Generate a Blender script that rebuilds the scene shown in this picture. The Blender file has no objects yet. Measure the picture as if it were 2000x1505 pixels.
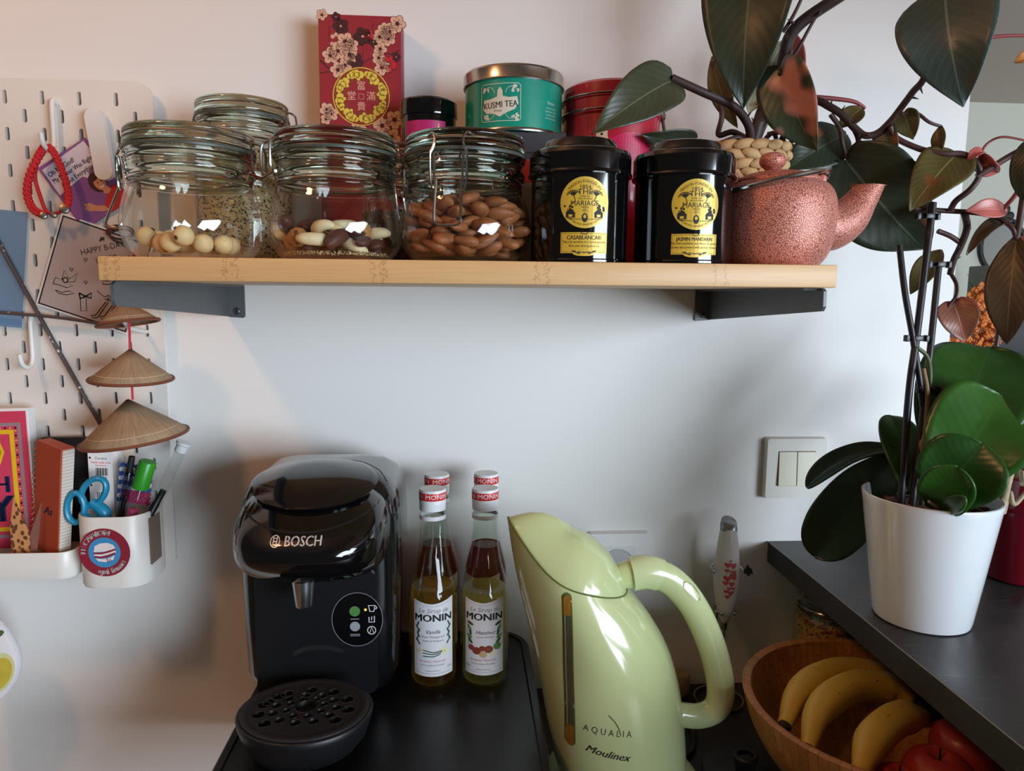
import bpy, bmesh, math, random
from mathutils import Vector, Matrix, noise
from mathutils.bvhtree import BVHTree
pi, sin, cos = math.pi, math.sin, math.cos
sc = bpy.context.scene
COL = sc.collection
K = .01                                   # everything below is in centimetres
# ------------------------------------------------------------------ camera
cd = bpy.data.cameras.new('camera'); cam = bpy.data.objects.new('camera', cd); COL.objects.link(cam)
cd.sensor_fit = 'HORIZONTAL'; cd.sensor_width = 36; cd.lens = 1410.92/2000*36
cd.clip_start = .02; cd.clip_end = 60
_r = Vector((.99764646, -.06796876, .00904315)); _u = Vector((-.00041927, .12583697, .99205085)); _w = Vector((.06856643, .98971981, -.12551231))
cam.matrix_world = Matrix(((_r.x, _u.x, -_w.x, 0), (_r.y, _u.y, -_w.y, -89.447*K), (_r.z, _u.z, -_w.z, 141.7*K), (0, 0, 0, 1)))
sc.camera = cam
sc.cycles.transparent_max_bounces = 40; sc.cycles.max_bounces = 16; sc.cycles.transmission_bounces = 14; sc.cycles.glossy_bounces = 6
# ------------------------------------------------------------------ world and light
wd = bpy.data.worlds.new('World'); sc.world = wd; wd.use_nodes = True
bg = wd.node_tree.nodes['Background']; bg.inputs[0].default_value = (1, .9, .8, 1); bg.inputs[1].default_value = .06
def area(name, loc, to, sx, sy, col, e):
    l = bpy.data.lights.new(name, 'AREA'); l.shape = 'RECTANGLE'; l.size = sx*K; l.size_y = sy*K; l.color = col; l.energy = e
    o = bpy.data.objects.new(name, l); COL.objects.link(o); o.location = Vector(loc)*K
    o.rotation_euler = (Vector(to)-Vector(loc)).to_track_quat('-Z', 'Z').to_euler()
    return o
area('window_light', (226, -352, 146), (0, -10, 134), 98, 186, (.74, .87, 1), 104)
area('window_light', (308, -284, 146), (82, 58, 134), 98, 186, (.74, .87, 1), 104)
def bulb(name, loc, rad, col, e):
    l = bpy.data.lights.new(name, 'POINT'); l.shadow_soft_size = rad*K; l.color = col; l.energy = e
    o = bpy.data.objects.new(name, l); COL.objects.link(o); o.location = Vector(loc)*K
bulb('lamp_bulb', (-70, -76, 216), 6, (1, .47, .2), 11)
area('living_room_fill_light', (430, 110, 150), (230, 180, 150), 150, 150, (.9, .95, 1), 14)  # fill light added to brighten the living room, no window seen there
vs = sc.view_settings; vs.view_transform = 'Standard'; vs.look = 'None'; vs.exposure = .07; vs.gamma = 1; vs.use_curve_mapping = False
# ------------------------------------------------------------------ materials
def lin(c):
    return tuple(((x/255)/12.92 if x/255 <= .04045 else ((x/255+.055)/1.055)**2.4) for x in c)
MATS = {}
class NT:
    def __init__(s, name):
        s.m = bpy.data.materials.new(name); s.m.use_nodes = True; s.t = s.m.node_tree; s.n = s.t.nodes; s.p = s.n['Principled BSDF']; s.out = s.n['Material Output']
    def node(s, typ, **kw):
        n = s.n.new(typ)
        for k, v in kw.items():
            if k.startswith('i'):
                key = k[1:]; n.inputs[int(key) if key.isdigit() else key].default_value = v
            else: setattr(n, k, v)
        return n
    def link(s, a, b): s.t.links.new(a, b)
    def coords(s, scale=(1, 1, 1), kind='Object'):
        tc = s.node('ShaderNodeTexCoord'); mp = s.node('ShaderNodeMapping'); mp.inputs['Scale'].default_value = scale; s.link(tc.outputs[kind], mp.inputs[0]); return mp.outputs[0]
    def ramp(s, fac, stops):
        r = s.node('ShaderNodeValToRGB'); e = r.color_ramp.elements
        while len(e) < len(stops): e.new(.5)
        for q, (pos, c) in zip(e, stops): q.position = pos; q.color = (*c, 1) if len(c) == 3 else c
        s.link(fac, r.inputs[0]); return r.outputs[0]
    def noise(s, co, scale, detail=3, rough=.5):
        n = s.node('ShaderNodeTexNoise'); n.inputs['Scale'].default_value = scale; n.inputs['Detail'].default_value = detail; n.inputs['Roughness'].default_value = rough; s.link(co, n.inputs['Vector']); return n.outputs['Fac']
    def bump(s, h, strength=.3, dist=.001):
        b = s.node('ShaderNodeBump'); b.inputs['Strength'].default_value = strength; b.inputs['Distance'].default_value = dist; s.link(h, b.inputs['Height']); s.link(b.outputs[0], s.p.inputs['Normal'])
    def mix(s, fac, a, b):
        m = s.node('ShaderNodeMix', data_type='RGBA')
        if isinstance(fac, (int, float)): m.inputs[0].default_value = fac
        else: s.link(fac, m.inputs[0])
        for i, v in ((6, a), (7, b)):
            if isinstance(v, tuple): m.inputs[i].default_value = (*v[:3], 1)
            else: s.link(v, m.inputs[i])
        return m.outputs[2]
    def math(s, op, a, b=None):
        m = s.node('ShaderNodeMath', operation=op)
        for i, v in ((0, a), (1, b)):
            if v is None: continue
            if isinstance(v, (int, float)): m.inputs[i].default_value = v
            else: s.link(v, m.inputs[i])
        return m.outputs[0]
def M(name, c=None, rough=.5, metal=0, spec=.5, coat=0, emit=0, vary=0, vscale=60, bump=0, bscale=300):
    if name in MATS: return MATS[name]
    t = NT(name); c = lin(c); p = t.p
    p.inputs['Base Color'].default_value = (*c, 1); p.inputs['Roughness'].default_value = rough; p.inputs['Metallic'].default_value = metal
    p.inputs['Specular IOR Level'].default_value = spec; p.inputs['Coat Weight'].default_value = coat; p.inputs['Coat Roughness'].default_value = .05
    if emit: p.inputs['Emission Color'].default_value = (*c, 1); p.inputs['Emission Strength'].default_value = emit
    if vary:
        co = t.coords(); f = t.noise(co, vscale)
        t.link(t.mix(f, tuple(x*(1-vary) for x in c), tuple(min(1, x*(1+vary)) for x in c)), p.inputs['Base Color'])
    if bump: t.bump(t.noise(t.coords(), bscale), bump, .0006)
    MATS[name] = t.m; return t.m
def thin_glass(name, tint, ior=1.45, rough=0., gloss=1.):
    t = NT(name); lw = t.node('ShaderNodeLayerWeight'); lw.inputs[0].default_value = .5; f0 = ((ior-1)/(ior+1))**2
    fac = t.math('ADD', t.math('MULTIPLY', t.math('POWER', lw.outputs['Facing'], 4.2), .8-f0), f0)
    tr = t.node('ShaderNodeBsdfTransparent'); tr.inputs[0].default_value = (*tint, 1)
    gl = t.node('ShaderNodeBsdfGlossy'); gl.inputs['Roughness'].default_value = rough; gl.inputs[0].default_value = (gloss, gloss, gloss, 1)
    mx = t.node('ShaderNodeMixShader'); t.link(fac, mx.inputs[0]); t.link(tr.outputs[0], mx.inputs[1]); t.link(gl.outputs[0], mx.inputs[2]); t.link(mx.outputs[0], t.out.inputs[0])
    MATS[name] = t.m; return t.m
def solid_glass(name, tint, rough=0., ior=1.45):
    t = NT(name); g = t.node('ShaderNodeBsdfGlass'); g.inputs[0].default_value = (*tint, 1); g.inputs['Roughness'].default_value = rough; g.inputs['IOR'].default_value = ior
    t.link(g.outputs[0], t.out.inputs[0]); MATS[name] = t.m; return t.m
# ------------------------------------------------------------------ mesh helpers
def new(): return bmesh.new()
def link(name, bm, mat, parent=None, loc=None, rot=None, ang=40, smooth=True, solid=0):
    if smooth:
        for f in bm.faces: f.smooth = True
    me = bpy.data.meshes.new(name)
    bmesh.ops.scale(bm, vec=(K, K, K), verts=bm.verts)
    bm.normal_update(); bm.to_mesh(me); bm.free()
    if smooth and ang < 180: me.set_sharp_from_angle(angle=math.radians(ang))
    for m in (mat if isinstance(mat, (list, tuple)) else [mat]): me.materials.append(m)
    o = bpy.data.objects.new(name, me); COL.objects.link(o)
    if parent: o.parent = parent
    if loc: o.location = Vector(loc)*K
    if rot: o.rotation_euler = rot
    if solid:
        md = o.modifiers.new('thickness', 'SOLIDIFY'); md.thickness = solid*K; md.offset = 0
    return o
def tag(o, label, cat, group=None, kind=None):
    o['label'] = label; o['category'] = cat
    if group: o['group'] = group
    if kind: o['kind'] = kind
    return o
def thing(name, label, cat, loc=(0, 0, 0), rz=0, group=None, rot=None):
    o = bpy.data.objects.new(name, None); COL.objects.link(o); o.empty_display_size = .02
    o.location = Vector(loc)*K; o.rotation_euler = rot or (0, 0, rz)
    return tag(o, label, cat, group)
def copy_tree(o, parent=None):
    c = o.copy(); COL.objects.link(c); c.parent = parent
    for ch in list(o.children): copy_tree(ch, c)
    return c
def struct(o): o['kind'] = 'structure'; return o
def box(bm, x0, x1, y0, y1, z0, z1, bev=0, seg=2):
    r = bmesh.ops.create_cube(bm, size=1); v = r['verts']
    for q in v: q.co = Vector((x0+(q.co.x+.5)*(x1-x0), y0+(q.co.y+.5)*(y1-y0), z0+(q.co.z+.5)*(z1-z0)))
    if bev:
        es = list({e for q in v for e in q.link_edges})
        bmesh.ops.bevel(bm, geom=es, offset=bev, segments=seg, profile=.5, affect='EDGES')
    return bm
def lathe(bm, prof, n=48, cx=0, cy=0, cz=0, sx=1, sy=1, closed=False):
    rings = []
    for r, z in prof:
        if r <= 1e-6: rings.append([bm.verts.new((cx, cy, cz+z))])
        else: rings.append([bm.verts.new((cx+sx*r*cos(2*pi*i/n), cy+sy*r*sin(2*pi*i/n), cz+z)) for i in range(n)])
    pairs = list(zip(rings, rings[1:]))
    if closed: pairs.append((rings[-1], rings[0]))
    for a, b in pairs:
        if len(a) == 1 and len(b) == 1: continue
        for i in range(n):
            j = (i+1) % n
            if len(a) == 1: bm.faces.new((a[0], b[j], b[i]))
            elif len(b) == 1: bm.faces.new((a[i], a[j], b[0]))
            else: bm.faces.new((a[i], a[j], b[j], b[i]))
    return bm
def rnd(prof, k=3):
    """round a profile with Catmull-Rom"""
    return [(max(0, p[0]), p[1]) for p in smooth_pts([(a, b, 0) for a, b in prof], k)]
def smooth_pts(pts, k=6, closed=False):
    P = [Vector(p) for p in pts]; out = []; n = len(P)
    rng = range(n if closed else n-1)
    for i in rng:
        p1, p2 = P[i], P[(i+1) % n]
        p0 = P[(i-1) % n] if closed or i > 0 else p1*2-p2
        p3 = P[(i+2) % n] if closed or i+2 < n else p2*2-p1
        for j in range(k):
            t = j/k; t2 = t*t; t3 = t2*t
            out.append(.5*((2*p1)+(p2-p0)*t+(2*p0-5*p1+4*p2-p3)*t2+(3*p1-p0-3*p2+p3)*t3))
    if not closed: out.append(P[-1])
    return out
def tube(bm, pts, r, n=8, closed=False, flat=None, up=None, caps=True):
    """sweep; r number or list; flat=(a,b) scales the section"""
    P = [Vector(p) for p in pts]; m = len(P); R = r if isinstance(r, (list, tuple)) else [r]*m
    if len(R) != m: R = [R[min(len(R)-1, int(i*(len(R)-1)/(m-1)))]+(R[min(len(R)-1, int(i*(len(R)-1)/(m-1))+1)]-R[min(len(R)-1, int(i*(len(R)-1)/(m-1)))])*((i*(len(R)-1)/(m-1)) % 1) for i in range(m)]
    fa, fb = flat or (1, 1); rings = []; nv = None
    for i in range(m):
        t = (P[(i+1) % m]-P[i-1]) if closed else (P[min(i+1, m-1)]-P[max(i-1, 0)])
        t.normalize()
        if up is not None: a = Vector(up).cross(t)
        elif nv is None: a = t.cross(Vector((0, 0, 1)) if abs(t.z) < .9 else Vector((1, 0, 0)))
        else: a = nv-t*nv.dot(t)
        a.normalize(); nv = a; b = t.cross(a)
        rings.append([bm.verts.new(P[i]+(a*fa*cos(2*pi*k/n)+b*fb*sin(2*pi*k/n))*R[i]) for k in range(n)])
    for i in range(m if closed else m-1):
        A, B = rings[i], rings[(i+1) % m]
        for k in range(n): bm.faces.new((A[k], A[(k+1) % n], B[(k+1) % n], B[k]))
    if not closed and caps: bm.faces.new(rings[0][::-1]); bm.faces.new(rings[-1])
    return bm
def prism(bm, pts, f0, f1):
    """pts 2D; f0,f1 map (u,v)->3D for the two faces"""
    a = [bm.verts.new(f0(*p)) for p in pts]; b = [bm.verts.new(f1(*p)) for p in pts]; n = len(pts)
    bm.faces.new(a); bm.faces.new(b[::-1])
    for i in range(n): bm.faces.new((a[i], b[i], b[(i+1) % n], a[(i+1) % n]))
    return bm
def rrect(x0, x1, y0, y1, r, n=5):
    out = []
    for cx, cy, a in ((x1-r, y1-r, 0), (x0+r, y1-r, 90), (x0+r, y0+r, 180), (x1-r, y0+r, 270)):
        for i in range(n+1): t = math.radians(a+90*i/n); out.append((cx+r*cos(t), cy+r*sin(t)))
    return out
def loft(bm, rings, caps=True, closed=False):
    V = [[bm.verts.new(p) for p in rg] for rg in rings]; n = len(V[0])
    for A, B in zip(V, V[1:]):
        for k in range(n): bm.faces.new((A[k], A[(k+1) % n], B[(k+1) % n], B[k]))
    if caps: bm.faces.new(V[0][::-1]); bm.faces.new(V[-1])
    bmesh.ops.recalc_face_normals(bm, faces=bm.faces)
    return bm
def ball(bm, c, rx, ry=None, rz=None, n=12, m=8):
    r = bmesh.ops.create_uvsphere(bm, u_segments=n, v_segments=m, radius=1)
    for v in r['verts']: v.co = Vector((c[0]+v.co.x*rx, c[1]+v.co.y*(ry or rx), c[2]+v.co.z*(rz or rx)))
    return r['verts']
# ------------------------------------------------------------------ flat print: laid out in (u, v), then bent onto its surface
class Art:
    def __init__(s): s.bm = {}
    def g(s, m): return s.bm.setdefault(m, new())
    def poly(s, m, pts, h=.01):
        b = s.g(m); b.faces.new([b.verts.new((x, y, h)) for x, y in pts]); return s
    def rect(s, m, x0, x1, y0, y1, h=.01, r=0): return s.poly(m, rrect(x0, x1, y0, y1, r) if r else [(x0, y0), (x1, y0), (x1, y1), (x0, y1)], h)
    def disc(s, m, x, y, rx, h=.01, ry=None, n=32, a=0):
        ry = ry or rx
        return s.poly(m, [(x+rx*cos(t)*cos(a)-ry*sin(t)*sin(a), y+rx*cos(t)*sin(a)+ry*sin(t)*cos(a)) for t in (2*pi*i/n for i in range(n))], h)
    def line(s, m, pts, w, h=.02, closed=False):
        P = [Vector((x, y)) for x, y in pts]; n = len(P); b = s.g(m); V = []
        for i in range(n):
            t = (P[(i+1) % n]-P[i-1]) if closed else P[min(i+1, n-1)]-P[max(i-1, 0)]
            if t.length < 1e-9: t = Vector((1, 0))
            t.normalize(); q = Vector((-t.y, t.x))*w/2
            V.append((b.verts.new((P[i].x+q.x, P[i].y+q.y, h)), b.verts.new((P[i].x-q.x, P[i].y-q.y, h))))
        for i in range(n if closed else n-1): A, B = V[i], V[(i+1) % n]; b.faces.new((A[1], B[1], B[0], A[0]))
        return s
    def ring(s, m, x, y, r, w, h=.02, n=36, a0=0, a1=360, ry=None):
        full = a1-a0 >= 360; k = n if full else n+1
        return s.line(m, [(x+r*cos(math.radians(a0+(a1-a0)*i/n)), y+(ry or r)*sin(math.radians(a0+(a1-a0)*i/n))) for i in range(k)], w, h, full)
    def text(s, m, body, x, y, size, h=.02, al='CENTER', shear=0, rot=0, sx=1, bold=0, arc=None):
        if bold:
            for d in (-1, 0, 1): s.text(m, body, x+d*bold*cos(rot)*(not arc), y+d*bold*sin(rot), size, h, al, shear, rot, sx, 0, (arc[0], arc[1]+d*math.degrees(bold/abs(arc[0]))) if arc else None)
            return s
        cu = bpy.data.curves.new('t', 'FONT'); cu.body = body; cu.size = size; cu.align_x = al; cu.align_y = 'CENTER'; cu.shear = shear; cu.resolution_u = 2
        ob = bpy.data.objects.new('t', cu); me = bpy.data.meshes.new_from_object(ob); b = s.g(m)
        vs = []
        for v in me.vertices:
            px, py = v.co.x*sx, v.co.y
            if arc:                                   # arc=(radius, centre angle in degrees); bent about (x, y); negative radius reads along the bottom
                R, a = arc; t = math.radians(a)-px/R; px, py = (abs(R)+(py if R > 0 else -py))*cos(t), (abs(R)+(py if R > 0 else -py))*sin(t)
            elif rot: px, py = px*cos(rot)-py*sin(rot), px*sin(rot)+py*cos(rot)
            vs.append(b.verts.new((x+px, y+py, h)))
        for p in me.polygons:
            try: b.faces.new([vs[i] for i in p.vertices])
            except ValueError: pass
        bpy.data.objects.remove(ob); bpy.data.curves.remove(cu); bpy.data.meshes.remove(me)
        return s
    def build(s, parent, names, fn, cut=0, label=None):
        """names: material -> part name; the first one is the carrier, the others are its children when it is listed as 'carrier>'"""
        out = {}
        for m, b in s.bm.items():
            if cut:
                bmesh.ops.triangulate(b, faces=[f for f in b.faces if len(f.verts) > 4])
                us = [v.co.x for v in b.verts]; x = math.floor(min(us)/cut)*cut+cut
                while x < max(us):
                    bmesh.ops.bisect_plane(b, geom=b.verts[:]+b.edges[:]+b.faces[:], plane_co=(x, 0, 0), plane_no=(1, 0, 0)); x += cut
            for v in b.verts: v.co = Vector(fn(*v.co))
            nm = names[m]; par = parent
            if '/' in nm: pn, nm = nm.split('/'); par = out[pn]
            o = link(nm, b, m, par, smooth=False); out.setdefault(nm, o)
        return out
def flat(ox, oy, oz, rx=0, rz=0):
    """print facing -Y at a point, leaning back by rx, turned by rz"""
    R = Matrix.Rotation(rz, 3, 'Z') @ Matrix.Rotation(rx, 3, 'X'); o = Vector((ox, oy, oz))
    return lambda u, v, h: o+R @ Vector((u, -h, v))
def cyl(r, cz=0, az=0, cx=0, cy=0):
    """bent round a cylinder; az = where u=0 points, 0 is -Y, positive to the right"""
    return lambda u, v, h: Vector((cx+(r+h)*sin(u/r+az), cy-(r+h)*cos(u/r+az), cz+v))
def onto(bm_tree, fn, d=(0, 1, 0)):
    """dropped on a body along d; fn gives the starting point, h lifts it off the surface"""
    dv = Vector(d)
    def f(u, v, h):
        p = Vector(fn(u, v, 0)); hit = bm_tree.ray_cast(p-dv*60, dv)
        return (hit[0] if hit[0] is not None else p)-dv*h*1.0
    return f
# ------------------------------------------------------------------ shared materials
def wall_mat():
    t = NT('wall_paint'); co = t.coords(); n = t.noise(co, 2.2, 3); f = t.noise(co, 260, 2)
    t.link(t.mix(n, lin((226, 222, 217)), lin((233, 230, 226))), t.p.inputs['Base Color']); t.p.inputs['Roughness'].default_value = .62; t.p.inputs['Specular IOR Level'].default_value = .3
    t.bump(f, .10, .0006); return t.m
def bamboo_mat(name, a, b, axis='X', nodes=()):
    t = NT(name); sx = {'X': (.6, 14, 14), 'Y': (14, .6, 14), 'Z': (14, 14, .6)}[axis]
    co = t.coords(sx); n = t.noise(co, 9, 4, .6); n2 = t.noise(co, 42, 2, .5)
    c = t.mix(n, lin(a), lin(b)); c = t.mix(t.math('MULTIPLY', n2, .35), c, lin(tuple(int(x*.72) for x in a)))
    if nodes:
        g = t.node('ShaderNodeTexCoord'); s = t.node('ShaderNodeSeparateXYZ'); t.link(g.outputs['Object'], s.inputs[0])
        w = t.node('ShaderNodeTexNoise', iScale=220.); t.link(g.outputs['Object'], w.inputs['Vector'])
        xx = t.math('ADD', s.outputs[0], t.math('MULTIPLY', t.math('SUBTRACT', w.outputs['Fac'], .5), .022)); tot = None
        for q in nodes:
            for dq in (-.004, .0045):
                d = t.math('LESS_THAN', t.math('ABSOLUTE', t.math('SUBTRACT', xx, q*K+dq)), .0011); tot = d if tot is None else t.math('ADD', tot, d)
        c = t.mix(t.math('MULTIPLY', tot, .3), c, lin((128, 74, 30)))
    t.link(c, t.p.inputs['Base Color']); t.p.inputs['Roughness'].default_value = .42; t.bump(n2, .12, .0005); return t.m
def slate_mat(name, a, b, rough=.4):
    t = NT(name); co = t.coords(); n = t.noise(co, 14, 6, .65); s = t.noise(t.coords((6, 40, 40)), 6, 5, .7)
    c = t.mix(n, lin(a), lin(b)); c = t.mix(t.math('MULTIPLY', t.math('GREATER_THAN', s, .63), .5), c, lin((88, 88, 92)))
    t.link(c, t.p.inputs['Base Color']); t.link(t.ramp(n, [(.2, (rough-.1,)*3), (.8, (rough+.15,)*3)]), t.p.inputs['Roughness']); t.bump(n, .08, .0008); return t.m
WALL = wall_mat()
WHITE = M('white_plastic', (228, 226, 222), .35)
STEEL = M('brushed_steel', (168, 168, 170), .28, 1)
WIRE = M('polished_wire', (190, 188, 184), .18, 1)
BLACK = M('gloss_black', (9, 9, 11), .08, coat=.5)
SATIN = M('satin_black', (17, 17, 19), .42)
MATTE = M('matte_black', (22, 22, 24), .6)
INK = M('black_ink', (24, 20, 20), .6)
PAPER = M('white_paper', (233, 231, 228), .7)
RED = M('red_thread', (196, 24, 34), .65, vary=.25, vscale=300)
# ------------------------------------------------------------------ room
b = new(); box(b, -220, 62.9, 0, 12, 0, 250); struct(link('wall_back', b, WALL, smooth=False))
b = new(); box(b, -24.6, 66, -60, 0, 86, 90, .15); struct(link('worktop', b, slate_mat('dark_worktop', (26, 25, 25), (38, 37, 36), .42)))
b = new(); box(b, 40.2, 112, -88, 0, 106.9, 109.7, .08, 1)
bar = struct(link('bar_top', b, slate_mat('slate_bar', (34, 33, 34), (56, 53, 54), .38)))
b = new(); tube(b, [(40.18, -88, 109.68), (40.18, 0, 109.68)], .05, 6); link('edge_strip', b, M('worn_edge', (150, 146, 140), .5), bar)
b = new(); box(b, 66, 76, -88, -.2, 90, 106.8); struct(link('wall_bar', b, WALL, smooth=False))
b = new(); box(b, 100, 110, -420, -24, 171, 249.8); struct(link('wall_added_shade', b, WALL, smooth=False))  # unseen wall piece added to shade the upper back wall from the window
FARW = M('sage_grey_paint', (196, 197, 184), .8)
b = new(); box(b, 60, 520, 252, 262, 0, 234); struct(link('wall_far', b, FARW, smooth=False))
b = new(); box(b, 70, 520, 12.5, 252, 234, 240); struct(link('ceiling', b, M('ceiling_paint', (190, 182, 174), .8), smooth=False))
b = new(); box(b, -220, 520, -420, 12.4, 250, 256); struct(link('ceiling_kitchen', b, MATS['ceiling_paint'], smooth=False))
b = new(); box(b, -220, 520, -200, 262, -4, 0); struct(link('floor', b, M('oak_floor', (150, 112, 76), .5, vary=.2, vscale=9), smooth=False))
# ------------------------------------------------------------------ light switch and socket
t = thing('light_switch', 'square white double light switch on the wall left of the orchid leaf', 'switch', (43, -.05, 121.7-2))
plate = M('switch_plate', (222, 216, 206), .4)
b = new(); prism(b, rrect(-4.05, 4.05, -4, 4, .35), lambda u, v: (u*.97, -.95, v*.97), lambda u, v: (u, -.02, v)); link('plate', b, plate, t)
b = new(); prism(b, rrect(-2.45, 2.45, -2.3, 2.3, .12), lambda u, v: (u, -1.0, v), lambda u, v: (u, -.6, v)); link('inner_frame', b, M('switch_gap', (120, 110, 92), .6), t)
for x0, x1, dy in ((-2.36, -.05, 0), (.05, 2.36, .06)):
    b = new(); prism(b, rrect(x0, x1, -2.2, 2.2, .1), lambda u, v: (u, -1.18-dy+v*.05, v), lambda u, v: (u, -.9, v)); link('rocker', b, M('rocker_cream', (214, 206, 182), .35), t)
t = thing('wall_socket', 'white wall socket plate half hidden behind the green kettle', 'socket', (20.1, -.05, 107.4))
b = new(); prism(b, rrect(-4, 4, -4, 4, .35), lambda u, v: (u*.97, -.9, v*.97), lambda u, v: (u, -.02, v)); link('plate', b, M('socket_plate', (232, 231, 229), .4), t)
b = new(); prism(b, rrect(-2.25, 2.25, -2.25, 2.25, .15), lambda u, v: (u, -.98, v), lambda u, v: (u, -.6, v)); link('insert', b, M('socket_insert', (224, 224, 224), .4), t)
b = new(); lathe(b, [(0, 0), (1.75, 0), (1.8, .06), (1.95, .06)], 32); bmesh.ops.rotate(b, matrix=Matrix.Rotation(pi/2, 3, 'X'), verts=b.verts); link('well', b, M('socket_well', (190, 190, 190), .5), t, loc=(0, -1.0, 0))
# ------------------------------------------------------------------ shelf and brackets
b = new(); box(b, -28.53, 31.47, -29.97, -.1, 142.47, 144.36, .09)
shelf = tag(link('shelf', b, bamboo_mat('bamboo_shelf', (212, 164, 106), (228, 186, 132), 'X', (-18.4, -6.8, 6.5, 21.4, -27.6))), 'light bamboo wall shelf carrying the jars, tins and teapot', 'shelf')
BRK = M('raw_steel', (96, 98, 100), .42, .25, vary=.15, vscale=30); SCREW = M('zinc_screw', (120, 120, 122), .35, 1)
for side, name in ((-1, 'dark steel shelf bracket under the left end of the bamboo shelf'), (1, 'dark steel shelf bracket under the right end of the bamboo shelf')):
    x = -28.15 if side < 0 else 31.17; t = thing('shelf_bracket', name, 'bracket', (x, 0, 142.47), group='shelf brackets'); q = -side
    b = new(); prism(b, [(-.05, -.05), (-28.6, -.05), (-29.0, -.3), (-29.05, -1.6), (-28.7, -2.0), (-.05, -3.75)], lambda u, v: (q*.0, u, v), lambda u, v: (q*.28, u, v)); bmesh.ops.recalc_face_normals(b, faces=b.faces); link('side_plate', b, BRK, t)
    b = new(); prism(b, [(q*.28, -.05), (q*2.1, -.05), (q*2.1, -3.7), (q*1.9, -3.9), (q*.28, -3.8)], lambda u, v: (u, -.32, v), lambda u, v: (u, -.04, v)); bmesh.ops.recalc_face_normals(b, faces=b.faces); link('wall_flange', b, BRK, t)
    b = new(); prism(b, [(q*.0, -28.4), (q*1.6, -28.0), (q*1.9, -.3), (q*.0, -.3)], lambda u, v: (u, v, -.02), lambda u, v: (u, v, -.22)); bmesh.ops.recalc_face_normals(b, faces=b.faces); link('shelf_flange', b, BRK, t)
    b = new(); lathe(b, [(0, .16), (.22, .16), (.38, .1), (.42, 0)], 18); bmesh.ops.rotate(b, matrix=Matrix.Rotation(pi/2, 3, 'X'), verts=b.verts)
    s = link('screw', b, SCREW, t, loc=(q*1.15, -.32, -3.1))
    b = new(); box(b, -.2, .2, -.19, -.14, -.05, .05); box(b, -.05, .05, -.19, -.14, -.2, .2); link('cross_slot', b, INK, s, smooth=False)
# ------------------------------------------------------------------ capsule drawer under the coffee machine
t = thing('capsule_drawer', 'flat black capsule drawer standing under the coffee machine and syrup bottles', 'drawer', (-7.3, -16.8, 90))
b = new()
R = [[(x, y, z) for x, y in rrect(-15.7+i, 15.7-i, -16.4+i, 16.4-i, 4.2-i, 8)] for i, z in ((.5, .02), (.1, .4), (0, 1.2), (0, 7.4), (.15, 8.2), (.4, 8.5), (1.0, 8.5), (1.15, 8.3))]
loft(b, R); link('case', b, M('drawer_black', (13, 13, 15), .34), t)
b = new(); box(b, -13.5, 13.5, -16.6, -16.2, 1.4, 6.8, .15); dr = link('drawer_front', b, SATIN, t)
b = new(); box(b, -3, 3, -16.8, -16.55, 5.6, 6.3, .1); link('grip', b, MATTE, dr)
# ------------------------------------------------------------------ coffee machine
def sup(hw, z0, z1, y, e=3.2, n=40):
    zc, hz = (z0+z1)/2, (z1-z0)/2; out = []
    for i in range(n):
        a = 2*pi*i/n; c, s = cos(a), sin(a)
        out.append((hw*math.copysign(abs(c)**(2/e), c), y, zc+hz*math.copysign(abs(s)**(2/e), s)))
    return out
t = thing('coffee_machine', 'glossy black capsule coffee machine with round drip tray', 'coffee machine', (-14.9, 0, 98.5))
SEAM = M('seam_line', (2, 2, 2), .8)
GREYTOP = M('machine_gloss', (14, 14, 16), .1, coat=.6)
b = new()
def plan(hw, yf, yb, e=5.5, n=56):
    yc, hy = (yf+yb)/2, (yb-yf)/2
    return [(hw*math.copysign(abs(cos(2*pi*i/n))**(2/e), cos(2*pi*i/n)), yc+hy*math.copysign(abs(sin(2*pi*i/n))**(2/e), sin(2*pi*i/n))) for i in range(n)]
secs = [(0, 6.2, -14.5, -3.5), (.25, 6.9, -15.2, -2.9), (1.2, 7.5, -16.2, -2.2), (3.2, 8.15, -17, -1.8), (9, 8.3, -17, -1.6), (14, 8.4, -17, -1.5), (17, 8.4, -17.3, -1.4), (20, 8.35, -17.5, -1.4), (22, 8.05, -17.2, -1.8), (23.3, 7.3, -16.2, -2.8), (24.2, 6.0, -14.6, -4.4), (24.7, 4.0, -12.6, -6.5), (24.85, 1.2, -10.4, -8.8)]
loft(b, [[(x, y, z) for x, y in plan(hw, yf, yb)] for z, hw, yf, yb in secs])
body_tree = BVHTree.FromBMesh(b); body = link('body', b, GREYTOP, t, ang=60)
b = new(); prism(b, rrect(-6.35, 6.05, 1.4, 14.8, .9), lambda u, v: (u, -17.22, v), lambda u, v: (u, -16.5, v)); fp = link('front_panel', b, M('panel_black', (15, 16, 19), .38, bump=.15, bscale=900), t)
a = Art(); a.line(SEAM, [(-2.6, 6.0), (-1.4, 6.5), (0, 6.65), (1.4, 6.5), (2.5, 6.1)], .5, .02); a.build(fp, {SEAM: 'slot'}, flat(0, -17.22, 0))
b = new()
hs = [sup(hw, z0, z1, y, e, 48) for y, hw, z0, z1, e in ((-15, 7.5, 14.6, 24.0, 3), (-17.4, 7.55, 14.5, 24.0, 3), (-20, 7.3, 14.9, 23.3, 2.9), (-22.2, 6.6, 15.7, 22.2, 2.7), (-23.8, 5.3, 16.7, 21.1, 2.5), (-24.8, 3.5, 17.6, 20.2, 2.2), (-25.2, 1.3, 18.5, 19.3, 2))]
hs = [[p for p in rg] for rg in hs]
fine = []
for k in range(48):
    for j, p in enumerate(smooth_pts([rg[k] for rg in hs], 4)):
        if k == 0: fine.append([])
        fine[j].append(p)
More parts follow.
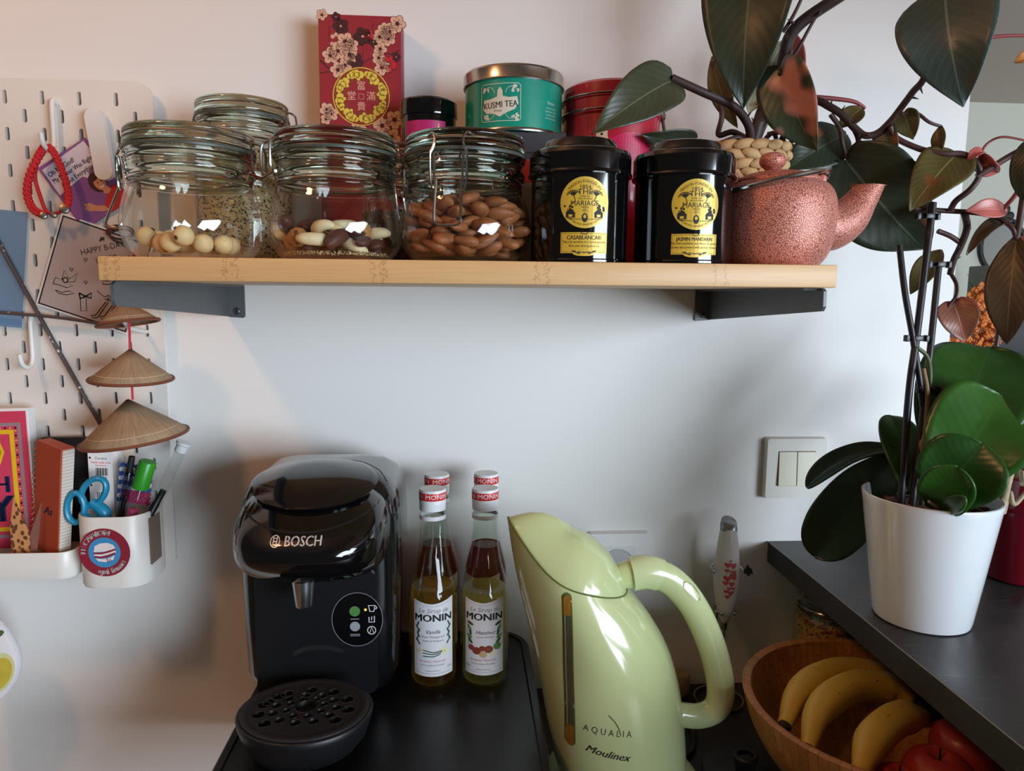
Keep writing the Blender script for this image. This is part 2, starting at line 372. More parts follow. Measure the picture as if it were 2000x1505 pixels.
loft(b, fine); head_tree = BVHTree.FromBMesh(b); head = link('brew_head', b, BLACK, t, ang=180)
# seams, lid lever, logo
SEAM = M('seam_line', (2, 2, 2), .8); CHROME = M('silver_print', (205, 205, 205), .35, .3)
a = Art()
a.line(SEAM, [(x, 22.45-1.3*(1-(x/6.6)**2)) for x in [i*.33-6.6 for i in range(41)]], .14, .03)
LZ = 20.55; a.text(CHROME, 'BOSCH', .35, LZ, 1.05, .05, bold=.02); a.ring(CHROME, -2.2, LZ, .42, .07, .05); a.ring(CHROME, -2.2, LZ, .24, .06, .05, a0=50, a1=130); a.ring(CHROME, -2.2, LZ, .24, .06, .05, a0=230, a1=310)
a.line(CHROME, [(-2.36, LZ-.32), (-2.36, LZ+.32)], .07, .05); a.line(CHROME, [(-2.04, LZ-.32), (-2.04, LZ+.32)], .07, .05); a.line(CHROME, [(-2.36, LZ), (-2.04, LZ)], .07, .05)
a.build(head, {SEAM: 'seam', CHROME: 'lettering'}, onto(head_tree, lambda u, v, h: (u, -30, v)), cut=.5)
b = new(); lathe(b, [(0, 25.05), (2.5, 25.02), (5.6, 24.55), (6.2, 24.2), (6.0, 23.9), (0, 23.6)], 40, 0, -16.9, 0, 1.02, .86); bmesh.ops.rotate(b, cent=(0, -16.9, 24.3), matrix=Matrix.Rotation(math.radians(14), 3, 'X'), verts=b.verts); link('lid_lever', b, GREYTOP, t)
a = Art(); a.line(SEAM, [(0, -10), (1.2, -2)], .1, .02); a.ring(SEAM, 0, -16, 7.2, .12, .02, a0=12, a1=168, ry=6.6)
a.build(body, {SEAM: 'seam'}, onto(body_tree, lambda u, v, h: (u, v, 60), (0, 0, -1)), cut=.6)
b = new(); lathe(b, [(0, 12.7), (.78, 12.7), (.85, 12.85), (1.02, 14.6), (1.1, 15.4), (0, 15.4)], 28, -.6, -20.6); link('nozzle', b, M('brushed_aluminium', (196, 200, 204), .25, 1), t)
# control panel
cp = M('control_black', (10, 10, 12), .15); GREY = M('icon_grey', (150, 150, 155), .5); ICON = M('icon_white', (225, 225, 228), .5); GREEN = M('icon_green', (78, 128, 62), .5); LED = M('orange_led', (255, 140, 30), .4, emit=6)
a = Art(); a.disc(cp, 4.6, 9.6, 2.6, .03, 2.9); a.ring(GREY, 4.6, 9.6, 2.6, .05, .035, ry=2.9)
a.disc(GREEN, 4.35, 10.5, .55, .05); a.rect(GREY, 3.9, 4.8, 9.62, 9.7, .05); a.disc(GREY, 4.35, 8.85, .52, .05); a.rect(GREY, 3.85, 4.85, 7.95, 8.03, .05); a.rect(GREY, 3.85, 4.85, 7.8, 7.86, .05)
a.line(ICON, [(5.75, 11.1), (5.9, 10.45), (6.3, 10.45), (6.45, 11.1)], .1, .05, True); a.ring(ICON, 6.48, 10.85, .14, .08, .05, 10)
a.line(ICON, [(5.8, 9.85), (5.8, 9.3), (6.35, 9.3), (6.35, 9.95)], .1, .05); a.line(ICON, [(6.1, 9.9), (6.05, 9.5)], .08, .05)
a.ring(ICON, 6.05, 8.4, .42, .08, .05, 20); a.line(ICON, [(5.85, 8.12), (6.05, 8.75), (6.25, 8.12)], .07, .05)
a.disc(LED, 5.45, 10.65, .12, .06)
a.build(t, {cp: 'control_panel', GREY: 'control_panel/print', GREEN: 'control_panel/green_icon', ICON: 'control_panel/icons', LED: 'control_panel/indicator_led'}, flat(-.55, -17.25, 0))
# drip tray
b = new(); loft(b, [[(x*6.35*s, -23.9+y*5.6*s2, z) for x, y in [(cos(2*pi*i/48), sin(2*pi*i/48)) for i in range(48)]] for s, s2, z in ((.55, .6, .02), (.78, .8, .5), (.9, .92, 1.5), (.99, .99, 3.2), (1, 1, 3.75), (.985, .985, 3.85), (.95, .95, 3.85), (.94, .94, 3.4))]); dt = link('drip_tray', b, SATIN, t, ang=50)
# grate with holes
holes = [(0, .3, .95)]
for k in range(8): holes.append((1.75*cos(2*pi*k/8+.3), .1+1.55*sin(2*pi*k/8+.3), .36))
for k in range(11): holes.append((2.95*cos(2*pi*k/11), -.1+2.35*sin(2*pi*k/11), .46))
for k in range(7): holes.append((4.15*cos(2*pi*k/11-1.05+.35), -.1+3.2*sin(2*pi*k/11-1.05+.35), .55))
for k in range(4): holes.append((4.2*cos(pi*.75+k*.5), -.2+3.3*sin(pi*.75+k*.5), .55))
b = new(); loft(b, [[(cos(2*pi*i/48)*s*6.0, -23.9+sin(2*pi*i/48)*s*5.25, z) for i in range(48)] for s, z in ((1, 3.6), (1, 3.98), (.985, 4.02), (.9, 4.02), (.87, 3.95), (.86, 3.94))], caps=False)
ed = [e for e in b.edges if all(abs(v.co.z-3.94) < 1e-4 for v in e.verts)]
for x, y, r in holes:
    vs = [b.verts.new((x+r*1.1*cos(2*pi*i/14), -23.9+y+r*1.0*sin(2*pi*i/14), 3.94)) for i in range(14)]; ed += [b.edges.new((vs[i], vs[(i+1) % 14])) for i in range(14)]
from mathutils.geometry import delaunay_2d_cdt
vv = list({v for e in ed for v in e.verts}); ix = {v: i for i, v in enumerate(vv)}
r_ = delaunay_2d_cdt([v.co.xy for v in vv], [(ix[e.verts[0]], ix[e.verts[1]]) for e in ed], [], 0, 1e-5)
nv = [b.verts.new((p.x, p.y, 3.94)) for p in r_[0]]
for f in r_[2]:
    cx_, cy_ = sum(r_[0][i].x for i in f)/3, sum(r_[0][i].y for i in f)/3
    if all((cx_-x)**2+(cy_+23.9-y)**2 > (r*1.03)**2 for x, y, r in holes): b.faces.new([nv[i] for i in f])
bmesh.ops.remove_doubles(b, verts=b.verts, dist=.001); bmesh.ops.recalc_face_normals(b, faces=b.faces); gr = link('grate', b, M('grate_black', (34, 34, 37), .5), t, ang=40)
b = new()
for x, y, r in holes: lathe(b, [(0, -.6), (r*.9, -.6), (r*1.02, 0), (r*1.12, .05), (r*1.2, .0)], 18, x, -23.9+y, 3.95)
link('drain_holes', b, M('hole_black', (5, 5, 6), .5), gr)
# ------------------------------------------------------------------ syrup bottles
BG = thin_glass('bottle_glass', (.93, .96, .93))
CAPW = M('cap_white', (228, 226, 228), .4); CAPR = M('cap_red', (206, 44, 38), .4)
LBL = M('label_paper', (226, 224, 226), .55); LG = M('label_green', (38, 74, 44), .6); LG2 = M('leaf_green', (86, 138, 62), .6); LR = M('nut_red', (138, 58, 38), .6); LT = M('nut_tan', (206, 172, 118), .6); LP = M('pink_print', (206, 120, 140), .6); LGY = M('grey_print', (128, 128, 134), .6); LY = M('vanilla_cream', (232, 224, 176), .6)
def liquid(name, tint):
    thin_glass(name, tint, 1.2); m = MATS[name]; nt = m.node_tree; out = nt.nodes['Material Output']; src = out.inputs[0].links[0].from_socket
    df = nt.nodes.new('ShaderNodeBsdfTranslucent'); df.inputs[0].default_value = (*tint, 1); mx = nt.nodes.new('ShaderNodeMixShader'); mx.inputs[0].default_value = .3
    nt.links.new(src, mx.inputs[1]); nt.links.new(df.outputs[0], mx.inputs[2]); nt.links.new(mx.outputs[0], out.inputs[0]); return m
def bottle(label, x, y, liq, level, kind, az=0, group='syrup bottles'):
    t = thing('syrup_bottle', label, 'bottle', (x, y, 98.5), group=group)
    prof = rnd([(0, .25), (1.8, .2), (2.45, .06), (2.68, .5), (2.7, 1.2), (2.7, 6), (2.7, 9.6), (2.62, 10.6), (2.35, 11.8), (1.95, 13.2), (1.62, 14.8), (1.42, 16.6), (1.36, 18.3), (1.4, 18.6), (1.36, 19.2), (1.25, 21.6)], 3)
    b = new(); lathe(b, prof, 36); link('glass', b, BG, t, ang=60)
    b = new(); lp = [(max(0, r-.26), z+.2) for r, z in prof if z < level]; lathe(b, lp+[(lp[-1][0], level+.1), (0, level+.1)], 30); link('syrup', b, liq, t, ang=50)
    b = new(); lathe(b, [(1.3, 19.75), (1.43, 19.75), (1.45, 20.2), (1.4, 20.25), (1.45, 20.35), (1.4, 20.45), (1.46, 20.5), (1.47, 21.9), (1.4, 22.05), (0, 22.05)], 32); c = link('cap', b, CAPW, t, ang=35)
    b = new(); lathe(b, [(1.475, 20.95), (1.485, 20.97), (1.485, 21.75), (1.475, 21.77)], 32); link('cap_band', b, CAPR, c)
    b = new(); lathe(b, [(1.38, 18.75), (1.45, 18.75), (1.46, 19.2), (1.38, 19.2)], 32, closed=True); link('neck_ring', b, CAPW, t)
    a = Art()
    for q in (-1, 0, 1): a.text(CAPW, 'MONIN', .5+q*3.1, 21.36, .72, .02, sx=1.1)
    a.build(c, {CAPW: 'lettering'}, cyl(1.47, 0, az), cut=.3)
    a = Art(); r = 2.72
    # label with a dipped top edge
    top = [(u, 10.35-.42*cos(u/2.35*pi/2)+(.2 if u > 0 else 0)*u/2.35) for u in [i*.235-2.35 for i in range(21)]]
    a.poly(LBL, [(-2.35, 1.75)]+[(u, 1.75-.12*cos(u/2.35*pi/2)) for u in [i*.47-2.35 for i in range(1, 10)]]+[(2.35, 1.75)]+top[::-1], .005)
    a.line(LGY, [(u, v-.28) for u, v in top[1:-1]], .03, .015); a.line(LGY, [(-2.15, 2.05), (0, 1.95), (2.15, 2.05)], .03, .015)
    a.text(LGY, 'Le Sirop de', 0, 9.15, .72, .02, shear=.35)
    a.text(INK, 'MONIN', 0, 8.3, 1.15, .02, sx=1.12, bold=.045)
    if kind == 'vanilla':
        a.text(INK, 'Vanilla', -.1, 6.75, .62, .02, shear=.4); a.text(LGY, 'from Madagascar', -.05, 6.2, .38, .02, shear=.4); a.text(LGY, 'Vanille de Madagascar', -.05, 5.75, .28, .02, shear=.4)
        for s in (-1, 1):
            for k in range(6): a.disc(LG, s*(1.75+.12*sin(k*2)), 7.6-k*.42, .34, .02, .09, 10, s*(.9 if k % 2 else 2.0))
            a.line(LG, [(s*1.75, 7.8), (s*1.85, 6.6), (s*1.65, 5.2)], .04, .018)
        for dy in (-.25, 0, .22): a.line(LG, [(-1.2, 4.35+dy*1.5), (0, 4.2+dy), (1.1, 4.45+dy*.6)], .11, .02)
        for x_, y_, s in ((1.25, 4.5, 1), (-1.55, 4.6, .7)):
            for k in range(5): a.disc(LY, x_+.3*s*cos(k*1.26), y_+.3*s*sin(k*1.26), .3*s, .025, .14*s, 10, k*1.26)
            a.disc(LT, x_, y_, .1, .03)
    else:
        a.text(INK, 'Hazelnut', .1, 6.55, .6, .02, shear=.4); a.text(LGY, 'arome Noisette', .1, 6.05, .3, .02, shear=.4)
        for s in (-1, 1):
            for k in range(5): a.disc(LG2 if k % 2 else LG, s*(1.6+.15*(k % 2)), 7.5-k*.5, .42, .02, .17, 12, s*(.4+.5*(k % 3)))
            a.line(LG, [(s*1.95, 7.8), (s*2.0, 6.5), (s*1.8, 5)], .05, .018)
        for x_, y_, r_, m in ((-1.5, 4.75, .38, LR), (-.85, 4.45, .5, LR), (-.2, 4.75, .36, LR), (.5, 4.65, .5, LR), (1.5, 4.9, .48, LG2), (-.1, 4.05, .42, LT), (1.0, 4.1, .34, LY)): a.disc(m, x_, y_, r_, .03+.004*(m is LT)+.004*(m is LY), r_*.85)
    a.text(LP, 'Arômes Naturels', -.1, 3.4, .42, .02); a.text(LGY, '1912 tradition & qualité', -.1, 2.95, .28, .02); a.text(LGY, 'Product of France', -.1, 2.3, .22, .02); a.text(LGY, '25cl', -1.95 if kind != 'vanilla' else 1.9, 2.6, .4, .02)
    a.build(t, {LBL: 'label', LGY: 'label/small_print', INK: 'label/lettering', LG: 'label/dark_leaves', LG2: 'label/green_leaves', LR: 'label/nuts', LT: 'label/tan_nut', LY: 'label/cream_flower', LP: 'label/pink_print'}, cyl(r, 0, az), cut=.25)
    return t
A1 = liquid('vanilla_syrup', (.86, .64, .26)); A2 = liquid('hazelnut_syrup', (.88, .80, .42)); A3 = liquid('caramel_syrup', (.55, .24, .12)); A4 = liquid('red_syrup', (.42, .07, .06))
bottle('vanilla syrup bottle with white label, front left beside the coffee machine', -3.25, -12.0, A1, 11.0, 'vanilla', .05)
bottle('hazelnut syrup bottle with white label, front right beside the kettle', 2.52, -12.0, A2, 10.7, 'hazelnut', -.05)
bottle('syrup bottle of caramel brown syrup, back left behind the vanilla bottle', -3.0, -5.6, A3, 13.5, 'vanilla', .25)
bottle('syrup bottle of dark red syrup, back right behind the hazelnut bottle', 2.85, -5.4, A4, 13.2, 'hazelnut', -.25)
# ------------------------------------------------------------------ kettle
KG = M('kettle_green', (196, 206, 150), .16, coat=.5); KGD = M('kettle_seam', (92, 104, 50), .5)
t = thing('kettle', 'pale green plastic electric kettle with loop handle and water gauge', 'kettle', (0, -19, 90))
def ksec(cx, rx, ry, zc, tilt, sp=0, lift=0, k=1., n=56, dz=0):
    o = []
    for i in range(n):
        a = 2*pi*i/n; c, s = cos(a), sin(a); m = max(0, -c)
        x = cx+k*(rx*c-sp*m**5); y = k*ry*s*(1-.25*m*m*(sp > 0)); z = zc-tilt*c*k+lift*m**3*k+dz
        o.append((x, y, z))
    return o
RIM = (11.2, 5.7, 5.4, 23.5, 1.7, 1.0, 4.2)
b = new()
S_ = [ksec(17, 6.0, 6.0, 1.3, 0), ksec(17, 6.7, 6.7, 1.7, 0), ksec(16.6, 7.0, 7.0, 4, 0), ksec(16.0, 7.2, 7.15, 8, 0), ksec(15.3, 7.2, 7.1, 12, .1), ksec(14.3, 7.0, 6.8, 16, .4, .2, .3), ksec(13.0, 6.6, 6.3, 19.5, .9, .5, 1.2), ksec(12.0, 6.15, 5.85, 21.8, 1.3, .8, 2.8), ksec(*RIM), ksec(*RIM, k=.95), ksec(*RIM, k=.93, dz=-.4)]
fine = []
for k in range(56):
    for j, p in enumerate(smooth_pts([s[k] for s in S_[:9]], 3)+[Vector(S_[9][k]), Vector(S_[10][k])]):
        if k == 0: fine.append([])
        fine[j].append(p)
loft(b, fine); kt = BVHTree.FromBMesh(b); kb = link('body', b, KG, t, ang=50)
b = new(); rs = []
for k, dz in ((.985, -.25), (.985, .1), (.96, .55), (.85, 1.8), (.68, 3.1), (.45, 4.1), (.2, 4.6), (.02, 4.7)): rs.append([(x, y, z-dz+dz*(1-.42*max(0, min(1, (11.2-x)/6))**2)) for x, y, z in ksec(*RIM[:5], RIM[5]*.9, RIM[6], k=k, dz=dz)])
loft(b, rs); link('lid', b, KG, t, ang=50)
b = new(); tube(b, [Vector(p)+Vector((0, 0, .02)) for p in ksec(*RIM, k=.99)], .09, 6, closed=True); link('lid_seam', b, KGD, t)
# handle
hp = smooth_pts([(15.2, 0, 22.6), (17.4, 0, 23.2), (19.4, 0, 23.3), (21.8, 0, 22.2), (24.2, 0, 19.4), (26.2, 0, 15.2), (27.3, 0, 11.2), (27.2, 0, 8.4), (25.4, 0, 7.3), (22.8, 0, 7.6), (21.4, 0, 8.2)], 5)
b = new(); tube(b, hp, [1.0, 1.25, 1.3, 1.25, 1.2, 1.2, 1.2, 1.2, 1.1, 1.05, 1.2], 16, flat=(1.25, .92), up=(0, 1, 0)); 
hd = link('handle', b, KG, t, ang=60)
b = new(); tube(b, [p+Vector((0, 0, 0)) for p in hp[5:13]], [1.5, 1.52, 1.5, 1.46], 16, flat=(1.2, .95), up=(0, 1, 0)); link('lid_button', b, M('kettle_button', (200, 210, 158), .2, coat=.4), hd, ang=50)
a = Art(); a.disc(KGD, 23.5, 21.6, 1.35, .02, .5, 24, -.85); a.disc(KG, 23.45, 21.55, 1.25, .035, .42, 24, -.85)
htree_b = new(); tube(htree_b, hp, [1.0, 1.25, 1.3, 1.25, 1.2, 1.2, 1.2, 1.2, 1.1, 1.05, 1.2], 16, flat=(1.25, .92), up=(0, 1, 0)); ht = BVHTree.FromBMesh(htree_b); htree_b.free()
a.build(hd, {KGD: 'switch_recess', KG: 'switch_rocker'}, onto(ht, lambda u, v, h: (u, -30, v)))
# gauge and print
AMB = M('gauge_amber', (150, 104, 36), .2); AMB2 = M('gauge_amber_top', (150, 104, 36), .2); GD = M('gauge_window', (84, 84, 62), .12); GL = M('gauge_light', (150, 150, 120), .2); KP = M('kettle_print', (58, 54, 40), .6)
a = Art(); gx = lambda v: 10.6-.0454*(v-8)
def strip(m, v0, v1, w, h, dx=0):
    n = 16
    for i in range(n):
        p, q = v0+(v1-v0)*i/n, v0+(v1-v0)*(i+1)/n; a.poly(m, [(gx(p)-w+dx, p), (gx(p)+w+dx, p), (gx(q)+w+dx, q), (gx(q)-w+dx, q)], h)
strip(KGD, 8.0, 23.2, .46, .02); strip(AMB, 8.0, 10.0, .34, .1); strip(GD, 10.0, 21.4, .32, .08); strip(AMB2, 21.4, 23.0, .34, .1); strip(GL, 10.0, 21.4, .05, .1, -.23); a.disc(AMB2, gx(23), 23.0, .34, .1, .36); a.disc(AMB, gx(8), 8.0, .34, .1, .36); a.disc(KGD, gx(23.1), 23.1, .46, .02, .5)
a.text(KP, 'A Q U A L I A', 13.9, 10.2, .95, .02, sx=.8, rot=-.05); a.line(KP, [(13.9, 12.0), (14.5, 11.4), (14.9, 10.7), (15.1, 10.0)], .09, .02)
a.text(KP, 'Moulinex', 13.95, 7.9, 1.1, .02, shear=.35, rot=-.12, bold=.02)
a.build(kb, {KGD: 'gauge_frame', AMB: 'gauge_end', AMB2: 'gauge_end', GD: 'gauge_window', GL: 'gauge_scale', KP: 'lettering'}, onto(kt, lambda u, v, h: (u, -30, v)), cut=.5)
b = new(); lathe(b, [(0, .02), (8.0, .02), (8.3, .3), (8.2, .7), (7.4, 1.15), (6.4, 1.3), (0, 1.3)], 48, 17, 0, 0, 1, 1); link('power_base', b, KG, t, ang=40)
b = new(); tube(b, smooth_pts([(24.6, 3, .5), (26.5, 5, .35), (27.5, 10, .35), (25.5, 15, .35), (22, 18.4, .35)], 6), .32, 8); link('power_cord', b, SATIN, t)
# ------------------------------------------------------------------ milk frother
t = thing('milk_frother', 'white battery milk frother with red hearts hanging in a wire stand', 'frother', (33.3, -4, 90))
FW = M('frother_white', (214, 206, 200), .3)
b = new(); lathe(b, rnd([(0, 10.4), (.42, 10.6), (.8, 11.6), (1.25, 13.2), (1.55, 15.4), (1.58, 17), (1.42, 19.4), (1.2, 21.6), (1.02, 22.9)], 4)+[(0, 22.9)], 32); h = link('handle', b, FW, t)
b = new(); lathe(b, [(1.03, 22.4), (1.06, 22.5), (1.05, 23.2), (.95, 23.7), (.7, 23.85), (0, 23.85)], 28); 
for v in b.verts:
    if v.co.z > 23: v.co.z += v.co.y*.55
link('switch_cap', b, M('frother_silver', (150, 150, 152), .3, .9), t)
b = new(); tube(b, [(0, 0, 10.6), (0, 0, 2.2)], .14, 8); tube(b, [(0, 0, 9.6), (0, 0, 10.7)], .38, 10); link('shaft', b, STEEL, t)
b = new(); tube(b, [(1.0*cos(2*pi*i/20), 1.0*sin(2*pi*i/20), 2.2+.15*sin(i*2.5)) for i in range(20)], .12, 6, closed=True); link('whisk', b, WIRE, t)
b = new(); tube(b, [(-.3+3.05*cos(2*pi*i/40), 3.05*sin(2*pi*i/40), .16) for i in range(40)], .15, 8, closed=True)
tube(b, smooth_pts([(-.3, 3.05, .16), (-.2, 3.0, 4), (-.1, 2.6, 9), (0, 2.2, 13.5), (0, 1.9, 17.6)], 5), .15, 8)
tube(b, [(1.95*cos(math.radians(a_)), 1.95*sin(math.radians(a_)), 17.6) for a_ in range(-25, 206, 11)], .14, 8); tube(b, [(1.35*cos(math.radians(a_)), 1.35*sin(math.radians(a_)), 12.2) for a_ in range(-60, 241, 12)], .13, 8)
tube(b, [(0, 1.95, 17.6), (0, 1.35, 12.2)], .13, 6)
for q in (1, -1): ball(b, (q*1.9, -.85, 17.6), .22); ball(b, (q*.8, -1.2, 12.2), .22)
link('wire_stand', b, WIRE, t)
b = new(); prism(b, [(-.1, .2), (.15, .35), (.3, .85), (.55, .4), (.85, .3), (1.05, -.5), (.75, -.35), (.5, -.75), (.25, -.4), (-.1, -.3)], lambda u, v: (u, -.15, v), lambda u, v: (u, .1, v)); bmesh.ops.recalc_face_normals(b, faces=b.faces); link('bat_charm', b, INK, t, loc=(1.9, -1.0, 17.7))
HR = M('heart_red', (196, 74, 84), .5); HG = M('heart_grey', (150, 128, 128), .5)
a = Art(); rg = random.Random(4)
def heart(m, x, y, s): a.poly(m, [(x+s*.062*16*sin(q)**3/1.0, y+s*.062*(13*cos(q)-5*cos(2*q)-2*cos(3*q)-cos(4*q))) for q in [2*pi*i/18 for i in range(18)]], .03)
for x, y, s in ((-.35, 18.6, .4), (.35, 18.5, .45), (-.45, 17.9, .3), (.45, 17.7, .3), (.35, 17.2, .5), (-.35, 16.9, .5), (0, 17.8, .22), (.55, 16.9, .25), (-.55, 16.3, .35), (.2, 16.2, .4), (-.1, 15.6, .3), (.45, 15.6, .25), (-.45, 15.2, .28), (.15, 15.0, .42), (-.2, 14.5, .34), (0, 19.1, .2)): heart(HR if s > .24 else HG, x, y, s)
frt = new(); lathe(frt, rnd([(0, 10.4), (.42, 10.6), (.8, 11.6), (1.25, 13.2), (1.55, 15.4), (1.58, 17), (1.42, 19.4), (1.2, 21.6), (1.02, 22.9)], 4)+[(0, 22.9)], 32); ft = BVHTree.FromBMesh(frt); frt.free()
a.build(h, {HR: 'hearts', HG: 'grey_hearts'}, onto(ft, lambda u, v, hh: (u-.1, -30, v)))
# ------------------------------------------------------------------ black pan lid, cork
t = thing('pan_lid', 'small black round lid with knob lying between kettle and wooden bowl', 'lid', (30.2, -19.6, 90))
b = new(); lathe(b, [(0, .02), (4.3, .02), (4.5, .2), (4.5, 1.1), (4.3, 1.35), (3.8, 1.45), (0, 1.6)], 44); link('disc', b, MATTE, t)
b = new(); lathe(b, [(1.0, 1.4), (1.05, 3.3), (1.25, 3.6), (1.3, 4.1), (1.1, 4.25), (.8, 4.2), (.75, 3.9), (0, 3.85)], 26, -.6, -1.6); link('knob', b, M('knob_black', (12, 12, 13), .35), t)
b = new(); lathe(b, [(0, 0), (.95, .0), (1.1, .2), (1.15, 2.6), (1.0, 2.8), (0, 2.8)], 20); tag(link('cork_stopper', b, M('cork', (176, 140, 100), .8, vary=.3, vscale=200), loc=(28.6, -2.2, 90)), 'beige cork stopper standing behind the kettle handle', 'stopper')
# ------------------------------------------------------------------ fruit bowl
def block_bamboo():
    t = NT('bowl_bamboo'); co = t.coords(kind='UV'); br = t.node('ShaderNodeTexBrick'); t.link(co, br.inputs['Vector'])
    br.inputs['Color1'].default_value = (*lin((176, 118, 62)), 1); br.inputs['Color2'].default_value = (*lin((150, 92, 44)), 1); br.inputs['Mortar'].default_value = (*lin((104, 60, 26)), 1)
    br.inputs['Scale'].default_value = 1; br.inputs['Mortar Size'].default_value = .012; br.inputs['Brick Width'].default_value = .5; br.inputs['Row Height'].default_value = .25; br.inputs['Bias'].default_value = .1
    n = t.noise(t.coords((1, 1, 1)), 60, 4)
    t.link(t.mix(t.math('MULTIPLY', n, .5), br.outputs['Color'], lin((196, 140, 80))), t.p.inputs['Base Color']); t.p.inputs['Roughness'].default_value = .45; return t.m
t = thing('fruit_bowl', 'round bamboo fruit bowl holding bananas, tucked under the dark bar', 'bowl', (42.7, -23.2, 90))
prof = rnd([(4.6, .05), (5.6, .3), (8.0, 1.6), (10.6, 4.2), (12.6, 7.4), (13.5, 10.3), (13.65, 10.95)], 4); inn = rnd([(12.75, 10.9), (12.4, 9), (11.2, 6.0), (9.2, 3.6), (6.4, 1.9), (2.5, 1.3)], 4)
full = [(0, .05)]+prof+[(13.3, 11.1)]+inn+[(0, 1.2)]
b = new(); lathe(b, full, 72); uv = b.loops.layers.uv.new('UVMap')
L_ = 0; acc = {}; cache = {}
for i, (r, z) in enumerate(full):
    if i: L_ += math.hypot(r-full[i-1][0], z-full[i-1][1])
    acc[(round(r, 4), round(z, 4))] = L_
for f in b.faces:
    angs = [math.atan2(l.vert.co.y, l.vert.co.x) for l in f.loops]
    if max(angs)-min(angs) > pi: angs = [a_+2*pi if a_ < 0 else a_ for a_ in angs]
    for l, a_ in zip(f.loops, angs):
        rr = math.hypot(l.vert.co.x, l.vert.co.y); kk = min(acc, key=lambda q: (q[0]-rr)**2+(q[1]-l.vert.co.z)**2) if (round(rr, 3), round(l.vert.co.z, 3)) not in cache else cache[(round(rr, 3), round(l.vert.co.z, 3))]; cache[(round(rr, 3), round(l.vert.co.z, 3))] = kk; l[uv].uv = (acc[kk]/5.2, a_/(2*pi)*22)
link('bowl_body', b, block_bamboo(), t, ang=50)
def banana_mat():
    t = NT('banana_skin'); co = t.coords(); n = t.noise(co, 18, 3); s = t.noise(co, 130, 2, .7)
    c = t.mix(n, lin((196, 156, 52)), lin((214, 182, 84))); c = t.mix(t.math('GREATER_THAN', s, .72), c, lin((74, 46, 18)))
    t.link(c, t.p.inputs['Base Color']); t.p.inputs['Roughness'].default_value = .5; return t.m
BN = banana_mat(); BT = M('banana_tip', (34, 26, 16), .7)
def banana(label, pts):
    P = smooth_pts(pts, 6); o = thing('banana', label, 'banana', pts[0], group='bananas in the bowl'); q0 = Vector(pts[0]); b = new(); n = len(P)
    R = [1.62*min(1, .42+1.9*(i/n))*min(1, .3+2.6*(1-i/n)) for i in range(n)]; tube(b, [p-q0 for p in P], R, 15, up=(0, 0, 1))
    for i_, v in enumerate(b.verts): c_ = P[i_//15]-q0; v.co = c_+(v.co-c_)*(1+.05*cos(5*2*pi*(i_ % 15)/15))
    link('fruit', b, BN, o, ang=80)
    d = (P[-1]-P[-3]).normalized(); b = new(); tube(b, [P[-1]-q0-d*.1, P[-1]-q0+d*.9, P[-1]-q0+d*2.2+Vector((0, 0, .2))], [.62, .5, .55], 6); link('stem', b, BT, o)
    b = new(); ball(b, P[0]-q0, .7, .7, .6, 8, 6); link('blossom_end', b, BT, o)
banana('banana at the back of the wooden bowl', [(32.6, -23.2, 98.6), (36.2, -18.9, 99.7), (41.5, -15.6, 99.7), (46.6, -15.0, 99.0), (49.2, -17.6, 98.2)])
banana('banana lying in the middle of the wooden bowl', [(33.4, -26.6, 98.4), (36.4, -22.8, 100.0), (41.4, -19.5, 100.3), (46.0, -18.5, 99.5), (48.4, -19.7, 98.6)])
banana('banana nearest the front of the wooden bowl', [(36.3, -30.6, 98.3), (39.3, -27.5, 99.7), (43.4, -24.7, 99.9), (47.6, -22.9, 98.9)])
def apple_mat():
    t = NT('apple_skin'); co = t.coords(); n = t.noise(co, 14, 4); t.link(t.mix(n, lin((150, 34, 36)), lin((196, 78, 66))), t.p.inputs['Base Color']); t.p.inputs['Roughness'].default_value = .35; return t.m
AP = apple_mat()
def apple(label, x, y, z, r):
    o = thing('apple', label, 'apple', (x, y, z), group='apples in the bowl'); b = new()
    lathe(b, rnd([(0, -.78*r), (.35*r, -.9*r), (.8*r, -.6*r), (r, .05*r), (.86*r, .62*r), (.45*r, .88*r), (.12*r, .74*r), (0, .66*r)], 4), 28); link('fruit', b, AP, o); b = new(); tube(b, [(0, 0, .6*r), (.1, .1, 1.05*r)], .1, 6); link('stem', b, BT, o)
apple('red apple under the bar beside the banana stems', 44.6, -29.6, 96.6, 3.1)
apple('red apple at the near rim of the wooden bowl', 40.6, -29.9, 96.0, 2.4)
apple('red apple at the right end of the wooden bowl', 49.0, -26.8, 97.6, 3.0)
SH = 144.36
